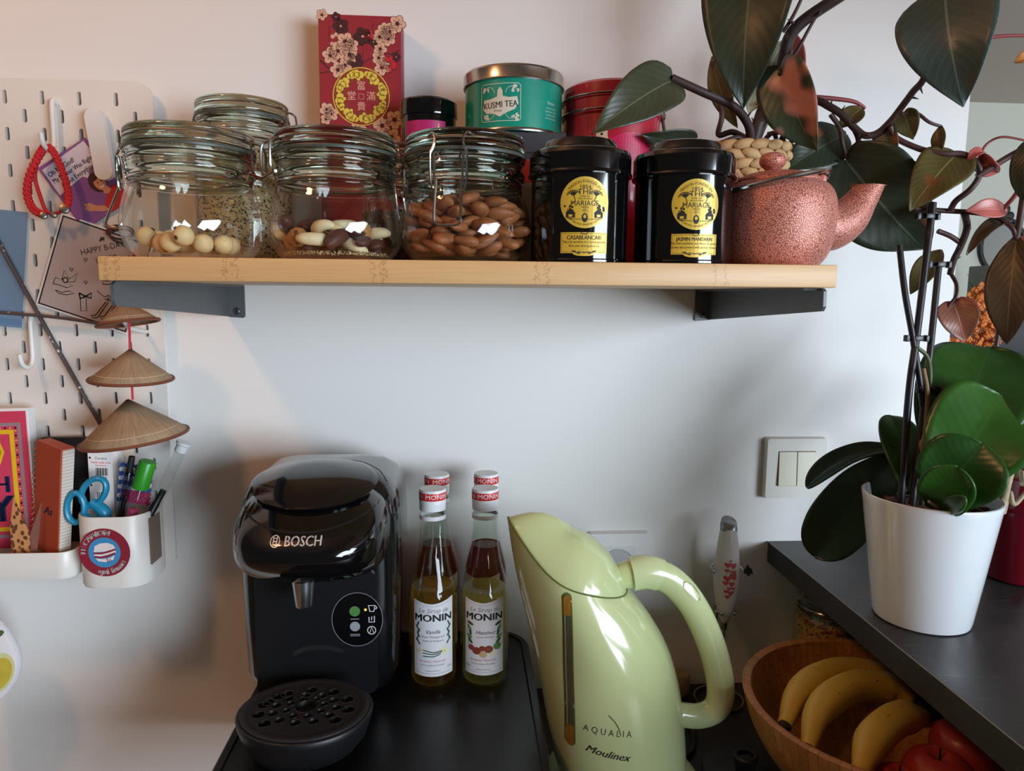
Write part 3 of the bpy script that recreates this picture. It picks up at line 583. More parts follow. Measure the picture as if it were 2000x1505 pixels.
# ------------------------------------------------------------------ clip jars
JG = thin_glass('jar_glass', (.975, .985, .975), 1.5)
JL = solid_glass('jar_lid_glass', (.86, .9, .86))
JN = solid_glass('jar_neck_glass', (.88, .91, .88))
RUB = M('jar_seal', (74, 78, 70), .4)
def Pt(t, z, r): return Vector((t, -r, z))
def rot_az(pts, az): R = Matrix.Rotation(az, 3, 'Z'); return [R @ Vector(p) for p in pts]
def clip_jar(name, label, x, y, z0, body, top, s, az_clip, az_hinge, lever=True, group='clip jars'):
    """body: outer profile up to the shoulder; top: height where the neck begins"""
    t = thing(name, label, 'jar', (x, y, z0), group=group)
    prof = rnd(body, 4)
    inner = [(max(0, r-.3), max(z, .45)) for r, z in prof if r > .5]
    b = new(); lathe(b, prof, 56); link('glass_body', b, JG, t, ang=70)
    b = new(); lathe(b, [(0, .4)]+inner, 48); link('inner_wall', b, JG, t, ang=70)
    h = top; b = new()
    lathe(b, [(r*s, h+z) for r, z in rnd([(5.15, 0), (4.98, .25), (4.98, .7), (5.25, .95), (5.3, 1.4), (5.1, 1.75), (5.12, 2.2), (5.3, 2.45), (5.28, 2.75)], 3)]+[(4.62*s, h+2.75), (4.58*s, h+1.6), (4.7*s, h+.6), (4.8*s, h+.02)], 56, closed=True); link('neck', b, JN, t, ang=70)
    b = new(); lathe(b, [(4.2*s, h+2.76), (5.36*s, h+2.76), (5.4*s, h+2.9), (5.36*s, h+3.04), (4.2*s, h+3.04)], 48, closed=True); link('rubber_seal', b, RUB, t)
    b = new(); lathe(b, [(r*s, h+z) for r, z in [(0, 3.3), (4.0, 3.3), (4.3, 3.06), (5.2, 3.06), (5.3, 3.3), (5.28, 3.55), (5.05, 3.75), (5.0, 3.9), (5.22, 4.05), (5.25, 4.35), (5.1, 4.55), (4.6, 4.62), (2.5, 4.5), (0, 4.45)]], 64); link('lid', b, JL, t, ang=50)
    b = new(); W = .1
    tube(b, [(5.06*s*cos(2*pi*i/48), 5.06*s*sin(2*pi*i/48), h+.48) for i in range(48)], W, 6, closed=True); link('neck_wire', b, WIRE, t)
    b = new(); tube(b, [(5.16*s*cos(2*pi*i/48), 5.16*s*sin(2*pi*i/48), h+3.84) for i in range(48)], W, 6, closed=True); link('lid_wire', b, WIRE, t)
    # hinge
    b = new()
    for q in (-1, 1): tube(b, rot_az(smooth_pts([Pt(q*.7*s, h+3.85, 5.1*s), Pt(q*1.3*s, h+3.8, 5.55*s), Pt(q*1.5*s, h+3.3, 5.95*s), Pt(q*1.5*s, h+1.6, 6.0*s), Pt(q*1.3*s, h+1.1, 5.8*s), Pt(q*.8*s, h+.9, 5.4*s), Pt(q*.5*s, h+.55, 5.1*s)], 4), az_hinge), .11, 6)
    tube(b, rot_az([Pt(-1.4*s, h+1.0, 5.55*s), Pt(1.4*s, h+1.0, 5.55*s)], az_hinge), .14, 6); link('hinge_wire', b, WIRE, t)
    b = new()
    for q in (-1, 1):
        tube(b, rot_az(smooth_pts([Pt(q*2.0*s, h+3.84, 4.8*s), Pt(q*1.45*s, h+4.1, 5.2*s), Pt(q*1.2*s, h+3.5, 5.5*s), Pt(q*1.35*s, h+2.8, 5.65*s), Pt(q*1.55*s, h+2.2, 5.75*s), Pt(q*1.5*s, h+.2, 5.75*s), Pt(q*1.3*s, h-.4, 5.7*s)], 4), az_clip), .11, 6)
        tube(b, rot_az(smooth_pts([Pt(q*1.0*s, h+2.5, 5.55*s), Pt(q*.85*s, h+1.9, 5.5*s), Pt(q*1.2*s, h+1.7, 5.6*s), Pt(q*1.25*s, h+2.4, 5.75*s), Pt(q*1.15*s, h-.1, 5.8*s)], 4), az_clip), .11, 6)
    link('clasp_loops', b, WIRE, t)
    if lever:
        d = 0 if lever == 1 else lever
        b = new(); tube(b, rot_az(smooth_pts([Pt(-1.05*s, h+.3, 5.7*s), Pt(-1.12*s, h-2.6, 6.15*s+d), Pt(-.95*s, h-3.3, 6.2*s+d*1.2), Pt(0, h-3.4, 6.2*s+d*1.2), Pt(.95*s, h-3.3, 6.2*s+d*1.2), Pt(1.12*s, h-2.6, 6.15*s+d), Pt(1.05*s, h+.3, 5.7*s)], 4), az_clip), .12, 6); link('clasp_lever', b, WIRE, t)
    return t
BELLY = [(0, .12), (3.6, .1), (4.6, .25), (5.35, .95), (5.75, 2.0), (5.85, 3.0), (5.75, 4.0), (5.5, 5.1), (5.25, 5.8), (5.15, 6.25)]
TALL = [(0, .12), (4.0, .1), (4.9, .4), (5.25, 1.2), (5.3, 2.5), (5.3, 8), (5.3, 10.6), (5.1, 11.7), (4.8, 12.35), (4.75, 12.6)]
JARS = [('round clip jar with a few hazelnuts, left end of the shelf', -23.45, -23.2, math.radians(-97), math.radians(83), 1.0),
        ('round clip jar of mixed nuts, between the hazelnut jar and the almond jar', -11.15, -23.0, math.radians(112), math.radians(-62), 1),
        ('round clip jar filled with almonds beside the black tins', .25, -23.3, math.radians(-14), math.radians(166), 1)]
for lab, x, y, ac, ah, lv in JARS: clip_jar('clip_jar', lab, x, y, SH, BELLY, 6.25, 1., ac, ah, .9 if 'hazelnuts' in lab else lv)
TJ = clip_jar('clip_jar', 'tall clip jar of pale seeds standing behind the hazelnut jar', -23.4, -7.6, SH, TALL, 12.5, .9, math.radians(-105), math.radians(80), 0)
BJ = clip_jar('clip_jar', 'clip jar of dried berries at the back behind the nut jars', -5.4, -13.6, SH, [(r*.9, z) for r, z in BELLY[:-1]]+[(4.7, 7.0)], 7.0, .9, math.radians(150), math.radians(-30), 0)
# ------------------------------------------------------------------ jar contents
def nut_mat(name, a, b_, s=60, stretch=(1, 1, 1), rough=.55, bump=.4):
    t = NT(name); co = t.coords(stretch); n = t.noise(co, s, 4, .6); t.link(t.mix(n, lin(a), lin(b_)), t.p.inputs['Base Color']); t.p.inputs['Roughness'].default_value = rough; t.bump(n, bump, .0008); MATS[name] = t.m; return t.m
HZ = nut_mat('hazelnut_flesh', (214, 178, 118), (236, 210, 160), 80); HZD = M('hazelnut_skin', (96, 58, 30), .7)
AL = nut_mat('almond_skin', (120, 66, 32), (176, 108, 60), 160, (.35, 1, 1), .6, .7)
BR = nut_mat('brazil_skin', (66, 34, 26), (100, 56, 40), 90); CA = nut_mat('cashew_cream', (220, 196, 148), (240, 222, 184), 60); RA = nut_mat('raisin_dark', (44, 18, 20), (78, 30, 30), 120, bump=1)
def drop(rg, placed, r, rmax, n=40):
    best = None
    for _ in range(n):
        q = (rmax-r)*math.sqrt(rg.random()); a = rg.random()*2*pi; x, y = q*cos(a), q*sin(a); z = r+.5
        for X, Y, Z, Rr in placed:
            d2 = (X-x)**2+(Y-y)**2; s = (Rr+r)**2-d2
            if s > 0: z = max(z, Z+math.sqrt(s))
        z = max(z, .5+r+max(0, (q+r-3.9)*.55))
        if best is None or z < best[2]: best = (x, y, z, r)
    placed.append(best); return best
def nutmesh(kind, rg):
    b = new()
    if kind == 'hazel':
        vs = ball(b, (0, 0, 0), .86, .86, .82, 16, 12)
        for v in vs:
            a = math.atan2(v.co.y, v.co.x); v.co *= 1+.025*cos(a*7)
            if v.co.z > .6: v.co.z += .08
    elif kind == 'almond':
        vs = ball(b, (0, 0, 0), 1.28, .74, .46, 16, 10)
        for v in vs: k = v.co.x/1.28; v.co.y *= 1-.28*k-.1*k*k; v.co.z *= 1-.25*k
    elif kind == 'brazil':
        vs = ball(b, (0, 0, 0), 1.5, .72, .66, 14, 10)
        for v in vs: v.co.z += -.18*(v.co.x/1.5)**2
    elif kind == 'cashew':
        P = [(1.1*cos(a), 1.0*sin(a), 0) for a in [math.radians(-20+i*20) for i in range(12)]]; tube(b, P, [.28, .42, .5, .54, .55, .56, .56, .54, .5, .46, .4, .25], 10)
        for v in b.verts: v.co.y -= .45
    else: 
        for v in ball(b, (0, 0, 0), .85, .55, .42, 12, 8): v.co *= 1+.14*noise.noise(v.co*2.2)
    return b
def pile(jx, jy, kinds, name_label, seed, z0=SH, rmax=5.35):
    rg = random.Random(seed); placed = []; proto = {}
    for kind in kinds:
        nm, lab, cat, grp, mat, r = name_label[kind]; x, y, z, r = drop(rg, placed, r, rmax)
        if kind not in proto:
            o = link(nm, nutmesh(kind, rg), mat); tag(o, lab, cat, grp); proto[kind] = o.data
            if kind == 'hazel':
                b = new(); ball(b, (0, 0, .74), .3, .3, .2, 8, 6); ball(b, (.7, .2, .3), .17, .2, .22, 8, 6); proto['spot'] = link('skin_patch', b, HZD, o).data
        else:
            o = bpy.data.objects.new(nm, proto[kind]); COL.objects.link(o); tag(o, lab, cat, grp)
            if kind == 'hazel': c = bpy.data.objects.new('skin_patch', proto['spot']); COL.objects.link(c); c.parent = o
        o.location = Vector((jx+x, jy+y, z0+z))*K
        o.rotation_euler = (rg.uniform(-.5, .5), rg.uniform(-.45, .45), rg.uniform(0, 6.28)) if kind != 'hazel' else (rg.uniform(0, 6), rg.uniform(0, 6), rg.uniform(0, 6))
NL = {'hazel': ('hazelnut', 'blanched hazelnut lying in the left round clip jar', 'nut', 'hazelnuts in the jar', HZ, .84),
      'almond': ('almond', 'brown almond in the clip jar beside the black tins', 'nut', 'almonds in the jar', AL, .66)}
pile(-23.45, -23.2, ['hazel']*15, NL, 5)
pile(.25, -23.3, ['almond']*135, NL, 8)
NM = {'hazel': ('hazelnut', 'roasted hazelnut in the mixed nut jar', 'nut', 'nuts in the mixed jar', nut_mat('roast_hazel', (150, 96, 50), (196, 140, 84), 80), .82),
      'brazil': ('brazil_nut', 'dark brazil nut in the mixed nut jar', 'nut', 'brazil nuts in the mixed jar', BR, .85),
      'cashew': ('cashew_nut', 'curved cream cashew in the mixed nut jar', 'nut', 'cashews in the mixed jar', CA, .78),
      'raisin': ('raisin', 'dark wrinkled raisin in the mixed nut jar', 'raisin', 'raisins in the mixed jar', RA, .55)}
pile(-11.15, -23.0, ['raisin', 'brazil', 'raisin', 'hazel', 'raisin', 'cashew', 'raisin', 'hazel', 'brazil', 'raisin', 'cashew', 'raisin', 'brazil', 'cashew', 'raisin', 'hazel', 'cashew', 'raisin', 'brazil', 'cashew', 'brazil', 'raisin', 'cashew', 'cashew', 'brazil']+['hazel', 'raisin', 'brazil', 'cashew', 'raisin', 'brazil', 'cashew', 'hazel', 'raisin', 'brazil']*2, NM, 3)
# seeds: nobody could count them
def grains(name, label, x, y, r0, z0, z1, cols, n, seed, size, cat='seeds'):
    rg = random.Random(seed); b = new(); lathe(b, [(0, .5), (r0-.1, .5), (r0-.1, z1-.1), (0, z1)], 40)
    for i in range(n):
        if rg.random() < .82: a, z, rr = rg.uniform(pi, 2*pi), rg.uniform(.5, z1), r0-.06
        else: a, z, rr = rg.uniform(0, 2*pi), z1+.02, (r0-.1)*math.sqrt(rg.random())
        M_ = Matrix.Translation((rr*cos(a), rr*sin(a), z)) @ Matrix.Rotation(rg.uniform(0, 6), 4, (rg.random()-.5, rg.random()-.5, rg.random()-.5)); mi = rg.randrange(len(cols))
        vs = [b.verts.new(M_ @ Vector(q)) for q in ((size*1.5, 0, 0), (0, size*.8, 0), (-size*1.5, 0, 0), (0, -size*.8, 0), (0, 0, size*.6), (0, 0, -size*.6))]
        for k in range(4):
            for f in (b.faces.new((vs[k], vs[(k+1) % 4], vs[4])), b.faces.new((vs[(k+1) % 4], vs[k], vs[5]))): f.material_index = mi
    o = link(name, b, cols, loc=(x, y, z0)); tag(o, label, cat, kind='stuff'); return o
GR = [M('oat_pale', (206, 184, 138), .7), M('oat_tan', (176, 146, 98), .7), M('seed_brown', (112, 84, 56), .7), M('seed_dark', (66, 52, 42), .7)]
grains('pale_seeds', 'pale and brown seeds filling the tall clip jar', -23.4, -7.6, 4.9, SH, 11.6, GR, 2600, 1, .13)
grains('dried_berries', 'dark red dried berries in the back clip jar', -5.4, -13.6, 4.6, SH, 5.2, [M('berry_red', (92, 26, 28), .5), M('berry_dark', (52, 20, 26), .5), M('berry_brown', (84, 56, 48), .6)], 700, 2, .24, 'berries')
grains('nut_crumbs', 'pale crumbs and sesame at the bottom of the mixed nut jar', -11.15, -23.0, 4.5, SH, .75, GR[:2]+[BR], 420, 4, .1, 'crumbs')
# ------------------------------------------------------------------ black tea tins
GOLD = M('gold_label', (214, 176, 60), .35, .15); GOLDB = M('gold_name_label', (214, 176, 60), .35, .15); GLD2 = M('gold_rim', (226, 196, 96), .3, .3); TINB = M('tin_black', (8, 8, 9), .09, coat=.6)
def black_tin(label, x, y, az, l1, l2, l3, s1=.62):
    t = thing('tea_tin', label, 'tin', (x, y, SH), group='round black tea tins')
    R = 4.35
    b = new(); lathe(b, [(0, .1), (R-.25, .1), (R-.1, .02), (R, .12), (R, .3), (R-.06, .4), (R-.04, 8.6), (R-.04, 9.0)], 64); bd = link('body', b, TINB, t, ang=18)
    b = new(); lathe(b, [(R+.02, 7.55), (R+.24, 7.55), (R+.28, 7.68), (R+.24, 7.8), (R+.16, 7.86), (R+.16, 9.25), (R+.02, 9.6), (R-.5, 9.85), (R-.95, 9.95), (R-1.1, 10.35), (R-1.3, 10.62), (R-1.6, 10.72), (R-2.2, 10.62), (0, 10.55)], 64); link('lid', b, TINB, t, ang=18)
    a = Art()
    a.disc(GOLD, 0, 5.0, 2.08, .005, 2.12, 44); a.ring(GLD2, 0, 5.0, 2.06, .07, .012, 44)
    a.text(INK, 'MAISON FONDÉE EN', 0, 5.0, .33, .014, arc=(1.72, 90)); a.text(INK, '1854', 0, 6.25, .5, .014); a.text(INK, 'THÉ', 0, 5.85, .62, .014, sx=1.15); a.text(INK, 'DANS LES', 0, 5.5, .2, .014); a.text(INK, 'DEUX MONDES', 0, 5.3, .17, .014)
    a.text(INK, 'MARIAGE', 0, 4.92, .62, .014, sx=.92); a.text(INK, 'FRÈRES', 0, 4.6, .19, .014); a.line(INK, [(-.25, 4.35), (0, 4.5), (.25, 4.35), (0, 4.2)], .03, .014, True); a.text(INK, 'MF', 0, 4.35, .17, .014)
    a.text(INK, 'THÉS DES PLUS GRANDES ORIGINES', 0, 5.0, .2, .014, arc=(-1.82, 270))
    rg = random.Random(2)
    for s in (-1, 1):
        for k in range(9): q = -1.2+k*.35; a.line(INK, [(s*.95, 5.55), (s*(.95+.35*sin(q)), 5.75+.3*cos(q)), (s*(.95+.62*sin(q)), 5.6+.38*cos(q))], .06, .014)
        a.line(INK, [(s*.95, 5.6), (s*.8, 5.15), (s*1.3, 4.7), (s*1.25, 4.2)], .07, .014)
        for k in range(10): a.disc(INK, s*(1.0+rg.random()*.7), 4.0+rg.random()*.75, .05+.08*rg.random(), .013, None, 8)
        a.rect(INK, s*1.2-.38, s*1.2+.38, 3.75, 4.1, .014); a.poly(INK, [(s*1.2-.45, 4.1), (s*1.2+.45, 4.1), (s*1.2, 4.55)], .014); a.rect(GOLD, s*1.2-.16, s*1.2+.16, 3.82, 4.02, .018)
    a.disc(INK, 0, 3.75, .26, .014, .38, 14); a.disc(GOLD, 0, 3.85, .13, .018, .15, 12); a.line(INK, [(-1.5, 3.68), (-.3, 3.62)], .05, .014); a.line(INK, [(.3, 3.62), (1.5, 3.68)], .05, .014)
    a.rect(GOLDB, -2.02, 2.02, .82, 2.55, .005); a.line(INK, [(-1.93, .92), (1.93, .92), (1.93, 2.45), (-1.93, 2.45)], .03, .012, True); a.disc(GOLDB, 0, .78, .95, .004, .2, 20)
    a.text(INK, l1, 0, 2.1, s1*.8, .014, sx=.84, bold=.01); a.text(INK, l2, 0, 1.75, .3, .014, sx=.9, shear=.1); a.text(INK, l3, 0, 1.42, .28, .014, sx=.9, shear=.3)
    for s in (-1, 1): a.line(INK, [(0, .85), (s*.4, .95), (s*.7, .86), (s*1.05, 1.05)], .06, .014); a.disc(INK, s*.45, .82, .16, .014, .06, 10); a.disc(INK, s*.85, .98, .16, .014, .06, 10)
    a.line(INK, [(-.32, 2.6), (-.2, 2.4), (.2, 2.4), (.32, 2.6)], .06, .014)
    a.build(bd, {GOLD: 'label', GOLDB: 'name_label', INK: 'lettering', GLD2: 'label_rim'}, cyl(R-.02, 0, az), cut=.35)
black_tin('round black tea tin with the gold CASABLANCA label', 10.45, -23.8, -.05, 'CASABLANCA®', 'Thé à la menthe et à la bergamote', 'Rich mint & bergamot tea')
black_tin('round black tea tin with the gold JASMIN MANDARIN label', 19.85, -23.8, -.02, 'JASMIN MANDARIN', 'Thé vert parfumé aux fleurs de jasmin', 'Green tea scented with jasmine flowers', .54)
# ------------------------------------------------------------------ copper teapot
def hammered():
    t = NT('hammered_copper'); v = t.node('ShaderNodeTexVoronoi'); v.feature = 'DISTANCE_TO_EDGE'; v.inputs['Scale'].default_value = 520; v.inputs['Randomness'].default_value = 1; t.link(t.coords(), v.inputs['Vector'])
    t.link(t.ramp(v.outputs['Distance'], [(.02, lin((132, 62, 54))), (.16, lin((226, 150, 130)))]), t.p.inputs['Base Color']); t.p.inputs['Roughness'].default_value = .42; t.p.inputs['Metallic'].default_value = .25
    t.bump(v.outputs['Distance'], .5, .0008); return t.m
HC = hammered()
t = thing('teapot', 'pink hammered cast iron teapot with wire handle folded down', 'teapot', (29.3, -22.2, SH)); t.scale = (1, 1, .93)
b = new(); lathe(b, rnd([(0, .05), (3.4, .05), (4.1, .4), (4.8, 1.6), (5.2, 3.3), (5.3, 5.2), (5.15, 6.8), (4.6, 7.9), (3.9, 8.35), (3.7, 8.4)], 4), 56); link('body', b, HC, t)
b = new(); lathe(b, rnd([(3.85, 8.3), (3.7, 8.75), (2.6, 9.25), (1.2, 9.45), (.75, 9.55)], 4)+[(0, 9.55)], 44); lid = link('lid', b, HC, t)
b = new(); lathe(b, rnd([(.45, 9.4), (.75, 9.75), (1.15, 10.2), (1.18, 10.75), (.85, 11.2), (0, 11.35)], 4), 28, -.9*0-.6, 0); link('knob', b, HC, lid)
b = new(); sp = smooth_pts([(3.6, 0, 4.3), (5.3, 0, 4.2), (6.9, 0, 5.2), (8.0, 0, 6.7), (8.9, 0, 8.2), (9.6, 0, 9.6)], 5); tube(b, sp, [2.6, 2.4, 2.0, 1.5, 1.2, 1.0], 24, up=(0, 1, 0), caps=True)
for v in b.verts:
    if v.co.x > 6: v.co.z = min(v.co.z, 8.35-.03*(v.co.x-8.5))
    v.co.x = min(v.co.x, 10.2)
link('spout', b, HC, t)
for s in (-1, 1):
    b = new(); box(b, s*4.15-.35, s*4.15+.35, -.55, .55, 7.4, 9.3, .3); link('lug', b, HC, t)
b = new(); hw = []
for i in range(44):
    a_ = 2*pi*i/44; hw.append(Vector((-.35+4.75*cos(a_), 4.9*sin(a_), 8.25+1.15*cos(a_)+.1)))
tube(b, hw, .25, 8, closed=True); tube(b, [Vector((4.35+.45*cos(q), .3*sin(q*2), 9.4+.5*sin(q))) for q in [2*pi*i/16 for i in range(16)]], .13, 6, closed=True); link('handle', b, WIRE, t)
# ------------------------------------------------------------------ red blossom box
BXR = M('box_red', (150, 32, 46), .5, vary=.06, vscale=40); PET = M('petal_cream', (222, 170, 142), .5); PDK = M('blossom_dark', (66, 18, 26), .6); BRN = M('branch_dark', (60, 20, 26), .6); YEL = M('medallion_gold', (224, 200, 76), .4); RUST = M('medallion_rust', (140, 50, 36), .5); BRT = M('blossom_red', (196, 32, 44), .5)
t = thing('tea_carton', 'tall red blossom carton with gold medallion leaning against the wall', 'box', (-11.35, -2.6, SH), rot=(math.radians(-1), 0, 0))
b = new(); box(b, -4.52, 4.52, -2.1, 2.1, .02, 27.7, .08, 1); link('carton', b, BXR, t)
a = Art()
def flower(x, y, s, pm=PET, rot_=0., h=.02):
    for k in range(5):
        q = rot_+k*2*pi/5; a.disc(PDK, x+.62*s*cos(q), y+.62*s*sin(q), .48*s, h, None, 12)
    for k in range(5):
        q = rot_+k*2*pi/5; a.disc(pm, x+.62*s*cos(q), y+.62*s*sin(q), .41*s, h+.008, None, 12); a.line(PDK, [(x+.1*s*cos(q), y+.1*s*sin(q)), (x+.6*s*cos(q), y+.6*s*sin(q))], .07*s, h+.016)
    a.disc(PDK if pm is PET else PET, x, y, .14*s, h+.018, None, 8)
def pxu(px, py): return (px-700.5)/17.75, 27.75-(py-27)/17.85
for pts, w in (([(622, 115), (636, 128), (650, 138), (665, 130)], .16), ([(622, 140), (640, 137), (655, 130)], .1), ([(703, 122), (715, 112), (730, 105), (745, 98), (760, 100), (778, 92)], .1), ([(706, 120), (706, 92), (700, 60)], .05), ([(720, 70), (728, 40)], .05), ([(640, 80), (642, 50)], .05), ([(672, 80), (664, 50), (655, 32)], .06), ([(740, 238), (752, 250), (766, 232)], .1)): a.line(BRN, [pxu(*p) for p in pts], w, .012)
for px, py, s in ((672, 79, 1), (684, 86, .8), (657, 98, 1), (643, 106, .9), (680, 103, .85), (671, 124, .8), (657, 133, .85), (739, 68, .8), (748, 53, .7), (758, 57, .9), (756, 71, .8), (740, 91, .75), (737, 108, .75), (743, 126, .85), (634, 210, .8), (643, 217, .8), (742, 238, 1), (767, 226, 1.05), (760, 260, 1.05), (696, 245, .9), (774, 42, .9), (628, 30, .6), (632, 228, .6), (770, 285, .8)): flower(*pxu(px, py), s, PET, px*.37)
for px, py, s in ((664, 50, .85), (706, 68, .95), (690, 115, .9), (655, 33, .5), (771, 105, .5), (727, 78, .5)): flower(*pxu(px, py), s, PDK, px*.3)
for px, py, s in ((756, 119, .9), (718, 66, .6)): flower(*pxu(px, py), s, BRT, 1)
for px, py in ((648, 70), (647, 84), (655, 66)): a.disc(PET, *pxu(px, py), .22, .02)
mx, my = pxu(702, 183)
a.disc(RUST, mx, my, 3.16, .045, None, 48); a.ring(YEL, mx, my, 3.1, .1, .055, 48)
for k in range(8):
    q = k*pi/4+.2
    for dq, rr, s in ((0, 2.45, .5), (.22, 2.5, .42), (-.2, 2.35, .4), (.36, 2.55, .28), (-.05, 1.95, .24), (.12, 2.75, .2)): a.disc(YEL, mx+rr*cos(q+dq), my+rr*sin(q+dq), s, .056, s*.8, 14, q)
    a.ring(RUST, mx+2.4*cos(q), my+2.4*sin(q), .26, .06, .064, 10, 30, 300); a.ring(RUST, mx+2.5*cos(q+.24), my+2.5*sin(q+.24), .2, .05, .064, 10, 120, 380)
a.disc(BXR, mx, my, 1.62, .06, None, 40)
for ch, dx, dy in (('富', 0, 1.1), ('堂', -1.08, 0), ('滿', 1.08, 0), ('貴', 0, -1.12)): a.text(PET, ch, mx+dx, my+dy, 1.05, .07)
a.line(PET, [(mx-.28, my-.28), (mx+.28, my-.28), (mx+.28, my+.28), (mx-.28, my+.28)], .05, .07, True)
a.build(t, {BRN: 'branches', PDK: 'blossom_outlines', PET: 'blossoms', BRT: 'red_blossoms', RUST: 'medallion', YEL: 'medallion/gold_scrolls', BXR: 'medallion/centre'}, flat(0, -2.1, 0))
# ------------------------------------------------------------------ small things stacked at the back
b = new(); box(b, -6.75, -.7, -8.6, -3.6, SH+.02, SH+12.3, .06, 1); tag(link('red_carton', b, M('plain_red_card', (206, 44, 36), .5)), 'plain bright red carton carrying the small black pot', 'box')
MAG = M('magenta_label', (178, 30, 104), .4); t = thing('small_black_pot', 'small black pot with magenta label standing on the red carton', 'pot', (-3.7, -7.0, SH+12.32))
b = new(); lathe(b, [(0, .02), (2.85, .02), (3.0, .15), (3.0, 3.9), (2.9, 4.1)], 44); bd = link('body', b, BLACK, t, ang=18)
b = new(); lathe(b, [(2.95, 3.85), (3.12, 3.9), (3.15, 4.1), (3.12, 5.4), (2.95, 5.6), (2.6, 5.68), (0, 5.66)], 44); link('lid', b, BLACK, t, ang=18)
a = Art(); a.rect(MAG, -2.75, 1.9, .75, 3.15, .01); a.line(GLD2, [(.75, .8), (.75, 1.5), (.95, 2.0), (1.05, 2.9), (1.15, 2.0), (1.35, 1.5), (1.35, .8)], .1, .02, True)
for x_ in (.45, 1.65): a.line(GLD2, [(x_-.12, .8), (x_-.12, 1.4), (x_, 2.0), (x_+.12, 1.4), (x_+.12, .8)], .09, .02, True)
a.rect(GLD2, .3, 1.8, .78, .95, .02); a.rect(GLD2, .9, 1.2, 1.5, 1.62, .02); a.text(LGY, 'ROSE & THÉ', 3.2, 2.6, .38, .02); a.text(LGY, 'NOIR', 3.2, 2.1, .32, .02); a.text(LGY, 'NUIT À VERSAILLES', -.6, .45, .36, .02)
a.build(bd, {MAG: 'label', GLD2: 'gold_picture', LGY: 'lettering'}, cyl(3.0, 0, .05), cut=.3)
b = new(); box(b, .4, 10.4, -14.2, -4.2, SH+.02, SH+12.6, .08, 1); box(b, .3, 10.5, -14.3, -4.1, SH+11.5, SH+13.6, .1, 1); tag(link('grey_gift_box', b, M('charcoal_card', (52, 50, 54), .55)), 'charcoal lidded box under the teal tea tin', 'box')
TEAL = M('teal_print', (20, 142, 118), .28, coat=.4, vary=.2, vscale=120); SILV = M('tin_silver', (186, 180, 172), .22, 1); CRM3 = M('cream_side_print', (200, 206, 190), .45); CRM2 = M('cream_border', (214, 208, 190), .45); CRM = M('cream_print', (214, 208, 190), .45)
t = thing('tea_tin', 'wide teal tea tin with silver lid on the charcoal box', 'tin', (5.45, -9.4, SH+13.62))
R = 5.2; b = new(); lathe(b, [(0, .05), (R-.3, .05), (R, .02), (R+.05, .15), (R, .32), (R-.05, .4), (R-.05, 5.2)], 64); bd = link('body', b, [TEAL], t, ang=18)
b = new(); lathe(b, [(R, .36), (R+.07, .2), (R+.02, .03)], 64); link('base_rim', b, SILV, t)
b = new(); lathe(b, [(R-.02, 5.05), (R+.12, 5.05), (R+.16, 5.15), (R+.12, 5.28), (R+.12, 6.25), (R+.02, 6.45), (R-.25, 6.52), (R-.4, 6.4), (R-.6, 6.32), (0, 6.32)], 64); link('lid', b, SILV, t, ang=22)
a = Art(); a.line(CRM2, rrect(-2.1, 2.1, .95, 4.55, .3), .06, .012, True)
a.poly(CRM, [(-1.9, 2.2), (-1.5, 1.75), (-.6, 1.65), (0, 1.35), (.6, 1.7), (1.5, 2.05), (1.9, 2.6), (1.75, 3.3), (.9, 3.2), (.3, 3.35), (.25, 3.9), (0, 4.25), (-.25, 3.9), (-.3, 3.3), (-1, 3.1), (-1.75, 3.05)], .012)
rg = random.Random(7)
for s in (-1, 1):
    for q in (-1, 1):
        for k in range(9): a.disc(CRM, s*(1.2+rg.random()*.75), 2.7+q*(1.1+rg.random()*.55), .06+.1*rg.random(), .012, None, 8)
        a.ring(CRM, s*1.2, 2.7+q*.95, .6, .05, .012, 14, 0, 180) if q > 0 else a.ring(CRM, s*1.2, 2.7+q*.95, .6, .05, .012, 14, 180, 360)
a.text(INK, 'KUSMI TEA', 0, 2.5, .86, .02, sx=.86, rot=.05, bold=.01); a.text(INK, 'Detox', -.2, 1.95, .32, .02); a.text(CRM3, 'Detox', 4.1+1.6, 3.0, .42, .012); 
for k in range(4): a.text(CRM3, ('thé vert, maté', 'green tea, mate', 'et citronnelle', 'and lemongrass')[k], 4.1+1.6, 2.5-.33*k, .26, .012)
a.build(bd, {CRM2: 'label_border', CRM: 'label', INK: 'label/lettering', CRM3: 'side_print'}, cyl(R-.04, 0, -.34), cut=.35)
# red clip tin
t = thing('tea_tin', 'tall red clip tin with cream tag behind the black tins', 'tin', (16.3, -8.2, SH)); t.scale = (1, 1, .945)
LR1 = M('lov_red', (176, 34, 52), .28, coat=.4); LPK = M('lov_pink', (206, 40, 92), .3, coat=.4); R = 5.25
b = new(); lathe(b, [(0, .05), (R-.2, .05), (R, .2), (R, 16.9), (R+.05, 17.0)], 64); bd = link('body', b, LR1, t, ang=18)
b = new(); lathe(b, [(R+.05, 16.9), (R+.2, 17.1), (R+.2, 17.5), (R+.05, 17.6), (R+.05, 18.6), (R+.2, 18.7), (R+.2, 19.2), (R+.05, 19.3), (R+.05, 20.2), (R-.3, 20.5), (0, 20.5)], 64); link('lid', b, LR1, t, ang=18)
for z in (17.35, 18.95):
    b = new(); tube(b, [((R+.22)*cos(2*pi*i/56), (R+.22)*sin(2*pi*i/56), z) for i in range(56)], .1, 6, closed=True); link('clip_wire', b, WIRE, t)
